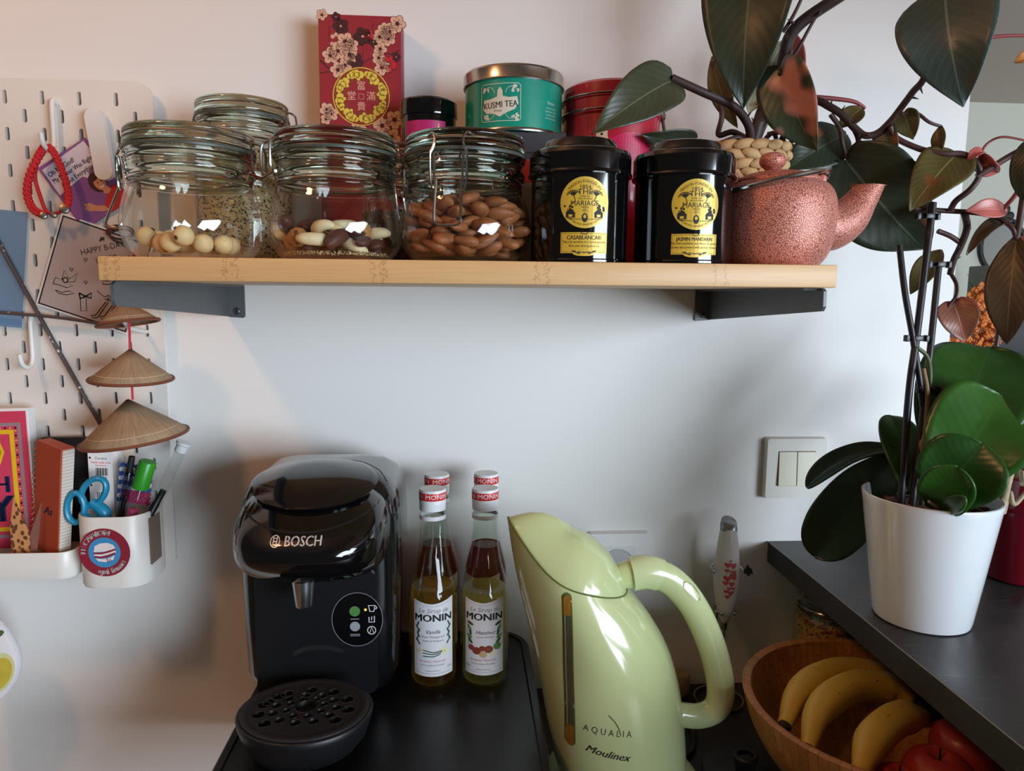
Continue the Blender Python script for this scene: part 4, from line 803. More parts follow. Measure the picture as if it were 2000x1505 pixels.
b = new(); tube(b, rot_az(smooth_pts([Pt(-.6, 17.2, R+.2), Pt(-.5, 15.5, R+.5), Pt(-.9, 12.5, R+.7), Pt(0, 11.6, R+.8), Pt(.9, 12.5, R+.7), Pt(.5, 15.5, R+.5), Pt(.6, 17.2, R+.2)], 5), math.radians(68)), .13, 6)
tube(b, [Vector(p) for p in rot_az([Pt(.35*cos(q), 17.3+.35*sin(q), R+.45) for q in [2*pi*i/12 for i in range(12)]], math.radians(68))], .1, 6, closed=True); link('clasp', b, WIRE, t)
a = Art(); CT = M('tag_cream', (206, 188, 158), .5)
a.poly(CT, [(-3.3, 10.6), (-.2, 10.6), (-.35, 12.2), (-.9, 13.6), (-1.15, 14.4), (-1.15, 15.0), (-1.5, 15.3), (-2.0, 15.3), (-2.35, 15.0), (-2.35, 14.4), (-2.6, 13.6), (-3.15, 12.2)], .012); a.disc(INK, -1.75, 14.6, .14, .02); a.text(INK, 'LØV', -1.75, 12.2, 1.0, .02); a.text(INK, 'ORGANIC', -1.75, 11.45, .34, .02)
a.disc(LPK, 1.5, 10.2, 4.2, .006, 4.6, 40)
for k in range(40):
    q = pi*k/40; a.line(LR1, [(1.5+1.2*cos(q), 10.2+1.2*sin(q)), (1.5+4.1*cos(q), 10.2+4.5*sin(q))], .05, .016)
for k in range(9): a.text(CRM, ('le fruit du', 'dragon et la', 'framboise', 'mélange de', 'thé vert bio', '', 'infuser 3 min', 'à 80°', '100 g')[k], 5.4, 15.2-k*.62, .42, .016)
a.build(bd, {CT: 'tag', INK: 'lettering', LPK: 'sunburst', LR1: 'sunburst/rays', CRM: 'small_print'}, cyl(R, 0, -.05), cut=.35)
t = thing('spice_carton', 'small red and white carton squeezed between almond jar and black tin', 'box', (7.5, -15.9, SH))
b = new(); box(b, -1.6, 1.6, -.8, .8, .02, 10.4, .05, 1); link('carton', b, M('dull_white_card', (150, 140, 132), .6), t)
b = new(); box(b, -1.63, 1.63, -.83, .83, 8.2, 10.45, .05, 1); link('red_top', b, M('soft_red_card', (196, 62, 60), .5), t)
# ------------------------------------------------------------------ woven basket
ST = [M('hyacinth_a', (196, 160, 112), .8, vary=.25, vscale=150, bump=.5), M('hyacinth_b', (176, 136, 88), .8, vary=.25, vscale=150, bump=.5)]
t = thing('woven_basket', 'round woven plant basket standing behind the teapot', 'basket', (30.8, -8.8, SH-1.1))
b = new(); lathe(b, [(0, 1.2), (4.5, 1.2), (4.9, 1.7), (5.2, 6), (5.3, 14.0), (4.6, 14.1), (4.5, 1), (0, 1)], 36); link('liner', b, ST[1], t)
b = new(); ball(b, (0, 0, 0), 1.15, .5, .56, 10, 8)
for v in b.verts: v.co.z += .25*v.co.x*.6; v.co.y += .12*math.sin(v.co.x*2)
pm = None
for row in range(6):
    for k in range(20):
        q = 2*pi*(k+.5*(row % 2))/20
        if pm is None: o = link('strand', b, ST[0], t); pm = o.data
        else: o = bpy.data.objects.new('strand', pm); COL.objects.link(o); o.parent = t
        z = 14.1-row*.98; rr = 5.3; o.location = Vector((rr*cos(q), rr*sin(q), z))*K; o.rotation_euler = (0, 0, q+pi/2)
        if row % 2: o.scale = (1, 1, -1)
b = new(); lathe(b, [(0, 12.6), (4.55, 12.6)], 24); link('soil', b, M('potting_soil', (52, 40, 32), .9, vary=.4, vscale=90, bump=1, bscale=140), t)
# ------------------------------------------------------------------ pegboard
PB = M('pegboard_white', (226, 220, 212), .45)
b = new(); YF, YB = -1.7, -1.2
def face(pts):
    for y, rev in ((YF, 0), (YB, 1)):
        vs = [b.verts.new((x, y, z)) for x, z in pts]; b.faces.new(vs[::-1] if rev else vs)
def rim(pts, closed=True):
    f_ = [b.verts.new((x, YF, z)) for x, z in pts]; k_ = [b.verts.new((x, YB, z)) for x, z in pts]; n = len(pts)
    for i in range(n if closed else n-1): j = (i+1) % n; b.faces.new((f_[i], f_[j], k_[j], k_[i]))
X0, X1, ZT = -71.01, -35.01, 165.05; ZB = ZT-56
for r in range(27):
    zc = 163.05-2*r; xs = [-51.01+4*c+(2 if r % 2 else 0) for c in range(-5, 5)]
    xs = [x for x in xs if x-2 >= X0-.1 and x+2 <= X1+.1]
    for xc in xs:
        L_, R_ = [], []
        for i in range(7): q = pi*i/6; L_.append((xc-.25*sin(q), zc+.5*0+(.5 if q < pi/2 else -.5)+.25*cos(q))); R_.append((xc+.25*sin(q), zc+(.5 if q < pi/2 else -.5)+.25*cos(q)))
        face([(xc, zc+1), (xc-2, zc+1), (xc-2, zc-1), (xc, zc-1)]+L_[::-1]); face([(xc, zc-1), (xc+2, zc-1), (xc+2, zc+1), (xc, zc+1)]+R_)
        rim(L_+R_[1:-1][::-1])
    if r % 2 == 0:
        face([(X0, zc-1), (xs[0]-2, zc-1), (xs[0]-2, zc+1), (X0, zc+1)])
        if r > 0: face([(xs[-1]+2, zc-1), (X1, zc-1), (X1, zc+1), (xs[-1]+2, zc+1)])
arc_ = [(X1-1.8+1.8*cos(math.radians(q)), ZT-1.8+1.8*sin(math.radians(q))) for q in range(0, 91, 10)]
face([(-37.01, 162.05), (X1, 162.05)]+arc_+[(-37.01, ZT)]); face([(X0, 164.05), (-37.01, 164.05), (-37.01, ZT), (X0, ZT)]); face([(X0, ZB), (X1, ZB), (X1, 110.05), (X0, 110.05)])
rim([(X1, ZB), (X1, 162.05)]+arc_+[(X0, ZT), (X0, ZB)])
bmesh.ops.remove_doubles(b, verts=b.verts, dist=.002)
t = thing('pegboard', 'white slotted pegboard fixed to the wall at the left', 'pegboard', (0, 0, 0))
link('panel', b, PB, t, smooth=False)
for x, z in ((-37, 112), (-37, 160), (-69, 112), (-69, 160)):
    b = new(); lathe(b, [(.9, 0), (.9, 1.18)], 16); bmesh.ops.rotate(b, matrix=Matrix.Rotation(pi/2, 3, 'X'), verts=b.verts); link('spacer', b, PB, t, loc=(x, -.01, z))
# hooks and clip
def hook(label, x, zt, zb):
    b = new(); tube(b, smooth_pts([(x, -1.3, zt-.1), (x, -2.2, zt+.15), (x, -2.55, zt-.5), (x, -2.6, (zt+zb)/2), (x, -2.65, zb+.9), (x, -3.1, zb+.15), (x, -3.9, zb), (x-.1, -4.6, zb+.5), (x-.15, -4.85, zb+1.6)], 5), .27, 10); tag(link('pegboard_hook', b, WHITE), label, 'hook', 'white pegboard hooks')
hook('white pegboard hook holding the red braided bracelet', -45.55, 162.5, 157.0)
hook('empty white pegboard hook at the left below the blue card', -49.55, 138.6, 132.9)
b = new(); tube(b, smooth_pts([(-37, -1.4, 136.9), (-37, -2.6, 137.0), (-36.9, -6.4, 137.6), (-36.8, -7.6, 138.3)], 5), .24, 8); tag(link('pegboard_hook', b, WHITE), 'white pegboard peg carrying the string of cone hats', 'hook', 'white pegboard hooks')
t = thing('pegboard_clip', 'long white rounded clip on the pegboard above the purple card', 'clip', (-40.6, -2.1, 157.9), rot=(0, math.radians(-7), 0))
b = new(); prism(b, [(1.0*cos(q), (2.9 if sin(q) > 0 else -2.9)+1.0*sin(q)) for q in [2*pi*i/28 for i in range(28)]], lambda u, v: (u, -.95, v), lambda u, v: (u, -.05, v)); bmesh.ops.bevel(b, geom=[e for e in b.edges if len(e.link_faces) == 2 and e.calc_face_angle() > 1], offset=.22, segments=2, affect='EDGES'); link('front_bar', b, WHITE, t)
b = new(); box(b, -.3, .3, -.1, .75, .5, 1.6, .1); link('peg', b, WHITE, t)
# ------------------------------------------------------------------ red bracelet
t = thing('bracelet', 'red braided cord bracelet with silver beads hanging on a hook', 'bracelet', (0, 0, 0))
def braid(bm, pts, r, step=.32):
    P = smooth_pts(pts, 8); acc_ = 0; last = P[0]; tube(bm, P, r*.6, 6)
    i = 0
    for p, q in zip(P, P[1:]):
        acc_ += (q-p).length
        if acc_ > step:
            acc_ = 0; i += 1; d = (q-p).normalized(); s = d.cross(Vector((0, 1, 0))).normalized()
            for g in (-1, 1):
                m = Matrix.Translation(q+s*g*r*.5) @ d.to_track_quat('X', 'Y').to_matrix().to_4x4() @ Matrix.Rotation(g*.5, 4, 'Y')
                bmesh.ops.create_uvsphere(bm, u_segments=8, v_segments=6, radius=1, matrix=m @ Matrix.Diagonal((r*.8, r*.62, r*.62, 1)))
b = new(); yb = -4.0
braid(b, [(-45.75, yb, 157.5), (-46.6, yb, 156.2), (-47.6, yb-.1, 154.2), (-48.0, yb-.1, 152.2), (-47.5, yb-.1, 150.6), (-46.4, yb-.1, 149.9)], .42); link('braided_cord', b, RED, t)
b = new(); braid(b, [(-45.6, yb, 157.4), (-44.9, yb-.2, 156.8), (-44.2, yb-.2, 155.2), (-43.7, yb-.2, 153.2), (-43.6, yb-.2, 151.6), (-43.9, yb-.3, 150.7)], .38); link('braided_cord', b, RED, t)
b = new(); tube(b, smooth_pts([(-46.8, yb+.2, 156), (-47.2, yb+.2, 154), (-46.8, yb+.2, 152), (-46.2, yb+.1, 150.4), (-45.2, yb, 150.1), (-44.1, yb-.2, 150.6)], 5), .2, 6); link('inner_cord', b, RED, t)
SB = M('antique_silver', (138, 132, 126), .35, .9, vary=.4, vscale=200)
for x, z, r in ((-44.0, 150.6, .55), (-46.3, 149.85, .42), (-45.2, 149.95, .38)):
    b = new(); lathe(b, [(0, -.28), (r*.9, -.22), (r, 0), (r*.9, .22), (r*.5, .3), (0, .26)], 16); link('bead', b, SB, t, loc=(x, yb-.35, z), rot=(math.radians(80), 0, .3))
# ------------------------------------------------------------------ cards on the board
def card(name, label, cat, pts, y0, th, mat, bev=0):
    b = new(); prism(b, pts, lambda u, v: (u, -th, v), lambda u, v: (u, 0, v)); bmesh.ops.recalc_face_normals(b, faces=b.faces)
    t = thing(name, label, cat, y0); link('sheet', b, mat, t, smooth=False); return t
BLU = M('blue_card', (112, 142, 172), .6, vary=.15, vscale=25)
t = card('blue_card', 'plain pale blue card hanging at the left edge of the pegboard', 'card', [(-4, 7), (2.5, 6.4), (.9, -6.7), (-4, -6.3)], (-51.8, -1.95, 144), .12, BLU)
# birthday drawing
DRW = M('drawing_grey', (184, 170, 168), .7, vary=.12, vscale=12); DRB = M('drawing_border', (30, 26, 30), .7)
t = thing('birthday_card', 'hand-drawn grey birthday card with black doodles on the pegboard', 'card', (-42.3, -2.0, 143.5), rot=(0, math.radians(18.9), 0))
b = new(); box(b, -5.3, 5.3, -.1, 0, -5.5, 5.5); sh = link('sheet', b, PAPER, t, smooth=False)
a = Art(); a.rect(DRB, -5.1, 5.1, -5.3, 5.3, .012); a.rect(DRW, -4.93, 4.93, -5.13, 5.13, .02)
a.text(DRB, 'HAPPY B-DAY,', .1, 3.2, .95, .03, sx=.85, rot=.55); a.text(DRB, 'LYLIA!!', .75, 2.15, .88, .03, sx=.9, rot=.55)
# doodles: cake, presents, squiggles
def sk(pts, w=.09): a.line(DRB, pts, w, .03)
def at_(x, y, s, r, pts, w=.09): sk([(x+s*(p*cos(r)-q*sin(r)), y+s*(p*sin(r)+q*cos(r))) for p, q in pts], w)
for q in (-.8, -.4, 0, .4, .8): at_(1.9, .1, 1, .33, [(q, .6), (q, 1.15)]); at_(1.9+q*.9, 1.25+q*.4, .13, 0, [(cos(k), sin(k)) for k in range(7)])
for z in (.55, .2, -.15, -.55): at_(1.9, .1, 1, .33, [(-1.0, z), (-.5, z-.08), (0, z+.05), (.5, z-.08), (1.0, z)])
at_(1.9, .1, 1, .33, [(-1, .55), (-1, -.6), (1, -.6), (1, .55)])
at_(-3.0, -2.0, 1, .3, [(-1.2, -.2), (-.9, .5), (-.2, .3), (.1, 1.4), (.6, .4), (1.6, 1.1), (1.2, .1), (.2, 0), (1.0, -.4), (.3, -.6), (-.6, -.3), (-1.2, -.2)]); at_(-2.8, -2.9, 1, .3, [(-.9, 0), (-.2, -.25), (.6, -.05), (1.2, -.3), (.4, -.5), (-.5, -.4), (-.9, 0)]); at_(-2.9, -1.7, .3, .2, [(cos(k*.9), sin(k*.9)) for k in range(8)], .14)
at_(-.4, -3.4, 1, .3, [(-.3, .4), (-.3, -1.1), (.35, -1.1), (.35, .4), (-.3, .4)]); at_(-.3, -2.75, 1, .3, [(-.7, .35), (0, 0), (.7, .4), (.6, -.2), (0, 0), (-.6, -.3), (-.7, .35)], .2)
for dx in (0, .95): at_(1.6+dx, -3.9+dx*.25, 1, .05, [(.5, 1.3), (-.3, -.6), (-.75, -.75), (-.5, -1.0), (0, -.75), (.75, 1.3)], .12)
at_(3.4, 3.0, .6, .3, [(-1, 0), (-.4, .7), (.2, .2), (.8, .8), (1, .2), (.2, -.2), (-.4, .1), (-1, 0)], .1)
at_(4.0, 1.2, .9, 0, [(cos(k*.5), .8*sin(k*.5)) for k in range(2, 9)]); at_(1.6, -1.9, .55, 0, [(-1.6, .4), (-.8, 0), (.2, -.4), (.9, .2), (1.5, 0), (1.2, -.7), (.3, -.8)]); at_(2.2, -2.2, .3, 0, [(cos(k*.8)*(k/8), sin(k*.8)*(k/8)) for k in range(12)])
for x, y in ((-1.4, 1.3), (-2.6, -.3), (-.7, -1.2), (4.2, 2.4)): at_(x, y, .22, .3, [(0, -1), (-.9, .2), (-.5, .8), (0, .3), (.5, .8), (.9, .2), (0, -1)], .08)
at_(-.3, 4.1, .3, 0, [(-.5, -.9), (-.3, .6), (.5, .9), (.7, .1), (-.2, 0)], .2)
a.build(sh, {DRB: 'border', DRW: 'drawing_ground'}, flat(0, -.1, 0))
# purple joke card
PUR = M('card_purple', (136, 84, 142), .5); CRD = M('card_red', (188, 44, 44), .5); SKN = M('printed_skin', (206, 140, 104), .55); HAIR = M('printed_hair', (64, 36, 30), .55); SPB = M('speech_white', (214, 204, 212), .55)
t = thing('joke_card', 'purple joke card of a laughing woman in red on the pegboard', 'card', (-42.7, -2.15, 153.6), rot=(math.radians(4), math.radians(-33), 0))
b = new(); box(b, -3.2, 3.2, -.15, 0, -4.0, 4.0, .03, 1); sh = link('sheet', b, PUR, t, smooth=False)
a = Art(); a.poly(SPB, [(-3.0, .4), (-2.9, 3.6), (2.8, 3.8), (3.0, 1.4), (1.2, .9), (.9, .2), (.3, .8)], .015)
a.text(DRB, 'Oh My God!', -1.0, 2.75, .78, .03, sx=.85, bold=.012); a.text(DRB, 'My Mother Was Right', -.1, 1.95, .72, .03, sx=.8, bold=.012); a.text(DRB, 'About Everything!', .1, 1.15, .75, .03, sx=.82, bold=.012)
a.poly(CRD, [(.3, -4.0), (3.2, -4.0), (3.2, -2.0), (2.5, -1.6), (1.8, -1.6), (1.3, -2.2), (.4, -3.0)], .02); a.disc(HAIR, 1.35, -.55, 1.0, .02, 1.15, 20); a.disc(SKN, 1.5, -.75, .66, .03, .85, 20); a.poly(SKN, [(1.35, -1.4), (2.0, -1.4), (2.1, -1.9), (1.6, -2.2), (1.2, -1.9)], .028)
a.poly(SKN, [(-1.2, -1.8), (-.8, -1.9), (-.4, -2.5), (.4, -3.0), (.6, -3.6), (0, -3.5), (-.9, -2.9), (-1.5, -2.6), (-1.7, -2.0), (-1.45, -2.2), (-1.4, -1.6)], .03); a.line(PAPER, [(1.25, -1.12), (1.5, -1.25), (1.78, -1.12)], .12, .045); a.disc(HAIR, 1.3, -.6, .08, .045); a.disc(HAIR, 1.72, -.6, .08, .045); a.disc(HAIR, 1.3, .0, .65, .04, .28, 16, .2)
a.build(sh, {SPB: 'speech_bubble', DRB: 'lettering', CRD: 'red_dress', HAIR: 'hair', SKN: 'face_and_arm', PAPER: 'smile'}, flat(0, -.15, 0))
b = new(); RB = M('brown_ribbon', (112, 66, 56), .5)
for q, sx in ((0, 1.5), (.6, 1.3)): tube(b, [(-39.0+sx*cos(k*2*pi/20)*.95, -2.5+.3*sin(k), 148.3+.75*sin(k*2*pi/20)+q*.25*cos(k*.6)-q*.5) for k in range(20)], .28, 6, closed=True, flat=(1, .3))
tag(link('ribbon_bow', b, RB), 'loop of brown satin ribbon beside the hazelnut jar', 'ribbon')
# elastic cords
def cord_mat():
    t = NT('flecked_cord'); v = t.node('ShaderNodeTexVoronoi'); v.inputs['Scale'].default_value = 130; t.link(t.coords(), v.inputs['Vector'])
    t.link(t.mix(t.math('LESS_THAN', v.outputs['Distance'], .22), lin((84, 74, 74)), lin((196, 188, 184))), t.p.inputs['Base Color']); t.p.inputs['Roughness'].default_value = .7; return t.m
CM = cord_mat()
b = new(); tube(b, smooth_pts([(-57, -2.75, 157.3), (-52.2, -2.7, 146.9), (-47.5, -2.6, 136.6), (-42.5, -2.4, 125.9)], 5), .33, 8, flat=(1, .6)); tag(link('elastic_cord', b, CM), 'grey flecked elastic cord stretched diagonally across the pegboard', 'cord', 'elastic cords')
b = new(); tube(b, smooth_pts([(-58, -3.2, 139.6), (-52.7, -3.1, 139.1), (-46.5, -3.1, 138.6), (-40.4, -2.9, 137.7)], 5), .3, 8, flat=(1, .6)); tag(link('elastic_cord', b, CM), 'grey flecked elastic cord running almost level across the pegboard', 'cord', 'elastic cords')
# ------------------------------------------------------------------ string of cone hats
def straw():
    t = NT('palm_straw'); tc = t.coords(kind='UV'); s = t.node('ShaderNodeSeparateXYZ'); t.link(tc, s.inputs[0])
    n = t.node('ShaderNodeTexNoise', iScale=1.); mp = t.node('ShaderNodeMapping'); mp.inputs['Scale'].default_value = (90, 1.5, 1); t.link(tc, mp.inputs[0]); t.link(mp.outputs[0], n.inputs['Vector']); n.inputs['Detail'].default_value = 3
    t.link(t.mix(n.outputs['Fac'], lin((112, 88, 66)), lin((182, 152, 118))), t.p.inputs['Base Color']); t.p.inputs['Roughness'].default_value = .75; t.bump(n.outputs['Fac'], .3, .0008); return t.m
SW = straw(); HRM = M('hat_rim_brown', (116, 62, 40), .6); THR = M('pale_thread', (212, 186, 150), .7)
t = thing('cone_hat_garland', 'string of three small straw cone hats on a red ribbon', 'garland', (-36.2, -8.1, 147))
def hat(z, h, r, tilt, lean):
    b = new(); n = 48; uv = b.loops.layers.uv.new('UVMap'); prof = [(.12, h), (r*.33, h*.69), (r*.68, h*.34), (r, 0)]
    rings = [[b.verts.new((q*cos(2*pi*i/n), q*sin(2*pi*i/n), zz)) for i in range(n)] for q, zz in prof]
    for k in range(3):
        for i in range(n):
            f = b.faces.new((rings[k+1][i], rings[k+1][(i+1) % n], rings[k][(i+1) % n], rings[k][i])); 
            for l, (u_, v_) in zip(f.loops, ((i, k+1), (i+1, k+1), (i+1, k), (i, k))): l[uv].uv = (u_/n, v_/3)
    o = link('hat', b, SW, t, loc=(0, 0, z-147), rot=(lean, tilt, 0), solid=.08)
    b = new(); tube(b, [(r*cos(2*pi*i/n), r*sin(2*pi*i/n), 0) for i in range(n)], .17, 6, closed=True); link('rim', b, HRM, o)
    b = new()
    for q in (.35, .62, .82): tube(b, [(r*q*cos(2*pi*i/n)*1.012, r*q*sin(2*pi*i/n)*1.012, h*(1-q)+.05) for i in range(n)], .035, 4, closed=True)
    link('stitching', b, THR, o)
hat(138.2, 2.5, 3.1, math.radians(-9), math.radians(-4)); hat(132.1, 3.25, 4.2, math.radians(2), math.radians(3)); hat(125.6, 4.25, 5.5, math.radians(-6), math.radians(3))
b = new(); tube(b, smooth_pts([(-1.2, 5.2, -.4), (-.7, 3.0, -5), (-.1, .6, -8), (.02, 0, -12), (0, 0, -17.2)], 4), .26, 6, flat=(1, .35)); link('ribbon', b, M('red_ribbon', (206, 30, 48), .5), t)
# ------------------------------------------------------------------ tray and bin
def tub(name, label, x0, x1, y0, y1, z0, z1, r):
    t = thing(name, label, 'container', ((x0+x1)/2, (y0+y1)/2, z0), group='white pegboard containers'); w_, d_, h = (x1-x0)/2, (y1-y0)/2, z1-z0; b = new()
    rs = [(.5, 0), (.12, .12), (0, .5), (0, h-.1), (.06, h), (.2, h), (.26, h-.1), (.26, .5), (.6, .3)]
    loft(b, [[(x, y, z) for x, y in rrect(-w_+i, w_-i, -d_+i, d_-i, max(.2, r-i), 8)] for i, z in rs]); o = link('shell', b, M('container_white', (224, 220, 212), .35), t, ang=35); return t
tub('pegboard_tray', 'shallow white pegboard tray with books at the left edge', -59, -43.35, -9.2, -1.9, 109.6, 112.8, 1.6)
t = tub('pegboard_bin', 'white pegboard bin with round burger sticker holding pens and scissors', -43.05, -35.3, -9.6, -1.9, 108.6, 116.9, 2.6)
MAR = M('sticker_maroon', (138, 34, 50), .5); SBL = M('sticker_blue', (62, 140, 190), .5); SWH = M('sticker_white', (228, 220, 218), .5)
a = Art(); a.disc(MAR, 0, 0, 2.75, .02, None, 48); a.disc(SBL, 0, 0, 1.72, .03, None, 40); a.text(SWH, 'LE CAMION', 0, 0, .82, .035, arc=(2.22, 128), bold=.045); a.text(SWH, 'qui fume', 0, 0, .92, .035, arc=(-2.22, 292), bold=.045)
a.poly(SWH, [(-1.15, .05), (-1.0, .75), (-.4, 1.05), (.4, 1.1), (1.0, .85), (1.2, .45), (0, .1)], .04); a.line(SWH, [(-1.1, -.3), (-.3, -.32), (.5, -.12), (1.2, .12)], .28, .045); a.line(MAR, [(-1.15, -.08), (-.3, -.1), (.5, .1), (1.2, .36)], .2, .05); a.line(MAR, [(-1.1, -.48), (-.4, -.55), (.3, -.4), (1.15, -.1)], .22, .05); a.poly(SWH, [(-1.0, -.65), (-.2, -.75), (.6, -.6), (1.1, -.3), (.9, -.85), (.1, -1.1), (-.7, -1.0)], .045)
a.line(MAR, [(.2, -.6), (.35, -1.15), (.55, -.75), (.7, -1.0)], .12, .055)
a.build(t, {MAR: 'sticker', SBL: 'sticker/blue_disc', SWH: 'sticker/lettering'}, flat(-.3, -3.86, 4.35))
PLS = thin_glass('clear_plastic', (.93, .95, .95), 1.4)
b = new(); box(b, 3.9, 3.98, -2.2, .6, 2.2, 7.6, .02, 1); link('side_pocket', b, M('pocket_brown', (120, 104, 92), .5), t)
# things in the bin
t = thing('scissors', 'bright blue handled scissors in the pegboard bin', 'scissors', (-41.2, -7.6, 109.5), rot=(0, math.radians(-6), 0))
SCB = M('scissor_blue', (26, 132, 170), .35)
def loop(cx, cz, rx, rz, rot_): return [(cx+rx*cos(q)*cos(rot_)-rz*sin(q)*sin(rot_), 0, cz+rx*cos(q)*sin(rot_)+rz*sin(q)*cos(rot_)) for q in [2*pi*i/26 for i in range(26)]]
for pts, dy in ((loop(.9, 9.7, 1.15, 1.75, -.75), .18), (loop(-1.15, 8.2, .95, 1.7, -.2), -.18)):
    b = new(); tube(b, [(x, dy, z) for x, _, z in pts], .42, 10, closed=True, flat=(1, .8)); link('grip', b, SCB, t)
b = new(); tube(b, smooth_pts([(.4, .18, 8.6), (1.6, .18, 7.2), (1.0, .18, 4.6)], 5), [.5, .75, .6], 10); link('shank', b, SCB, t)
b = new(); tube(b, smooth_pts([(-.4, -.18, 7.0), (.6, -.18, 6.2), (1.0, -.18, 4.6)], 5), [.5, .65, .6], 10); link('shank', b, SCB, t)
for s in (-1, 1):
    b = new(); prism(b, [(.6, 5), (1.4, 5), (1.1+s*.2, .4), (.9+s*.2, .4)], lambda u, v: (u, s*.1, v), lambda u, v: (u, s*.1+.08, v)); bmesh.ops.recalc_face_normals(b, faces=b.faces); link('blade', b, STEEL, t)
t = thing('barcode_tag', 'white price tag card with barcode standing in the bin', 'tag', (-43.0+.9, -4.2, 109.2), rot=(math.radians(3), math.radians(2), 0))
b = new(); box(b, -1.35, 1.35, -.06, 0, 0, 14.1, .02, 1); sh = link('sheet', b, PAPER, t); a = Art()
for k in range(14): a.rect(INK, -.55+k*.1, -.55+k*.1+.03+.03*(k % 3), 11.3, 12.2, .02)
for k in range(5): a.rect(INK, -.5+k*.2, -.42+k*.2, 8.6, 9.3, .02)
a.text(INK, 'Corsica', .1, 13.35, .42, .02); a.text(CAPR, 'Made with love', .1, 12.85, .36, .02); a.text(CAPR, 'Grand prix', .1, 12.5, .3, .02); a.text(INK, '3760 1842', .1, 11.05, .3, .02); a.disc(INK, -1.1, 13.4, .12, .02); a.disc(INK, -1.1, 10.1, .12, .02)
a.build(sh, {INK: 'barcode', CAPR: 'red_print'}, flat(0, -.06, 0))
# bead plaque: rows of fused beads
t = thing('bead_plaque', 'plaque of fused blue, white and pink beads in the bin', 'bead plaque', (-39.4, -4.6, 110), rot=(math.radians(4), math.radians(10), 0))
bb = {'b': M('bead_blue', (40, 92, 182), .4), 'w': M('bead_white', (226, 228, 232), .4), 'p': M('bead_pink', (196, 58, 112), .4)}; bms = {k: new() for k in bb}
for r in range(9):
    for c in range(7):
        k = 'p' if r < 3 and c > 0 else 'bw'[(r+c//4) % 2]
        lathe(bms[k], [(.12, -.2), (.24, -.2), (.26, 0), (.24, .2), (.12, .2), (.12, -.2)], 10, 0, 0, 0)
        for v in list(bms[k].verts)[-60:]: x, y, z = v.co; v.co = Vector((-1.6+c*.53+x, -z, 7.6+r*.53+y))
for k, nm in (('b', 'blue_beads'), ('w', 'white_beads'), ('p', 'pink_beads')): o = link(nm, bms[k], bb[k], t); o['kind'] = 'stuff'
def stick(name, label, cat, p0, p1, parts, group=None):
    """parts: (part, profile along the axis as (r, z) list, material)"""
    d = Vector(p1)-Vector(p0); q = d.to_track_quat('Z', 'Y').to_euler(); t = thing(name, label, cat, p0, group=group, rot=q)
    for nm, pr, m in parts: b = new(); lathe(b, pr, 20); link(nm, b, m, t)
    return t
SMK = thin_glass('smoke_plastic', (.55, .56, .62), 1.4)
stick('ballpoint_pen', 'clear ballpoint pen with black cap leaning in the bin', 'pen', (-40.4, -6.2, 110.2), (-37.4, -6.4, 123.0), [('barrel', [(0, 0), (.32, .2), (.5, 4), (.5, 11.2), (.42, 11.4)], SMK), ('ink_tube', [(0, .3), (.2, .3), (.26, 8.2), (0, 8.2)], INK), ('cap', [(.5, 11.2), (.36, 11.3), (.34, 13.2), (0, 13.3)], INK)])
stick('glitter_tube', 'clear tube with bright green cap leaning in the bin', 'tube', (-39.6, -7.0, 110.0), (-35.4, -7.0, 122.6), [('tube', [(0, 0), (.6, .05), (.66, .3), (.66, 10.2), (.6, 10.3)], PLS), ('filling', [(0, .2), (.55, .2), (.55, 7.4), (0, 7.5)], M('glitter_pink', (198, 74, 122), .5, vary=.4, vscale=250)), ('cap', [(.68, 10.0), (.92, 10.05), (.92, 13.2), (.85, 13.3), (0, 13.3)], M('cap_green', (52, 150, 34), .35))])
stick('test_tube', 'empty clear tube with white stopper, tallest in the bin', 'tube', (-38.6, -6.0, 110.2), (-32.0, -5.2, 124.4), [('tube', [(0, 0), (.55, .05), (.62, .3), (.62, 15.0)], PLS), ('stopper', [(.6, 14.4), (.7, 14.5), (.7, 15.3), (.86, 15.4), (.86, 15.7), (0, 15.7)], M('stopper_white', (214, 214, 214), .4))])
stick('felt_marker', 'black felt marker lying low against the right of the bin', 'pen', (-38.0, -7.4, 112), (-34.0, -6.6, 119.2), [('barrel', [(0, 0), (.42, .1), (.42, 6.5), (.36, 6.6), (.36, 8.2), (0, 8.3)], SATIN)])
stick('white_capsule', 'short white plastic tube behind the bead plaque', 'tube', (-40.2, -3.2, 113), (-40.9, -3.0, 123.2), [('barrel', [(0, 0), (.75, .05), (.8, .2), (.8, 9.6), (.6, 10.1), (0, 10.2)], WHITE)])
# things in the tray
PK = M('cover_pink', (206, 62, 92), .5); YL = M('cover_yellow', (226, 186, 30), .5); NV = M('cover_navy', (26, 44, 84), .5); TP = M('cover_taupe', (150, 128, 132), .5); DD = M('cover_dots', (226, 150, 96), .5)
t = thing('paperback_book', 'pink paperback with yellow frame and navy letters at the left edge', 'book', (-53.2, -4.6, 112.0), rot=(math.radians(-2), math.radians(-1.5), 0))
b = new(); box(b, -4.2, 4.15, -.5, .9, 0, 16.2, .03, 1); blk = link('page_block', b, PAPER, t); b = new(); box(b, -4.2, 3.95, -.62, -.5, 0, 15.9, .02, 1); cv = link('cover', b, PK, t)
a = Art(); a.rect(TP, -4.1, 3.35, 1.2, 14.6, .01); a.rect(PK, -4.1, 2.95, 1.6, 14.2, .016); a.rect(YL, -4.1, 2.55, 2.0, 13.8, .024); a.rect(PK, -4.1, 2.05, 2.5, 13.3, .03)
for k in range(22): a.disc(DD if k % 2 else INK, 2.75, 1.9+k*.56, .13, .034, None, 8)
for k in range(10): a.disc(DD if k % 2 else INK, 2.75-k*.56, 14.0, .13, .034, None, 8)
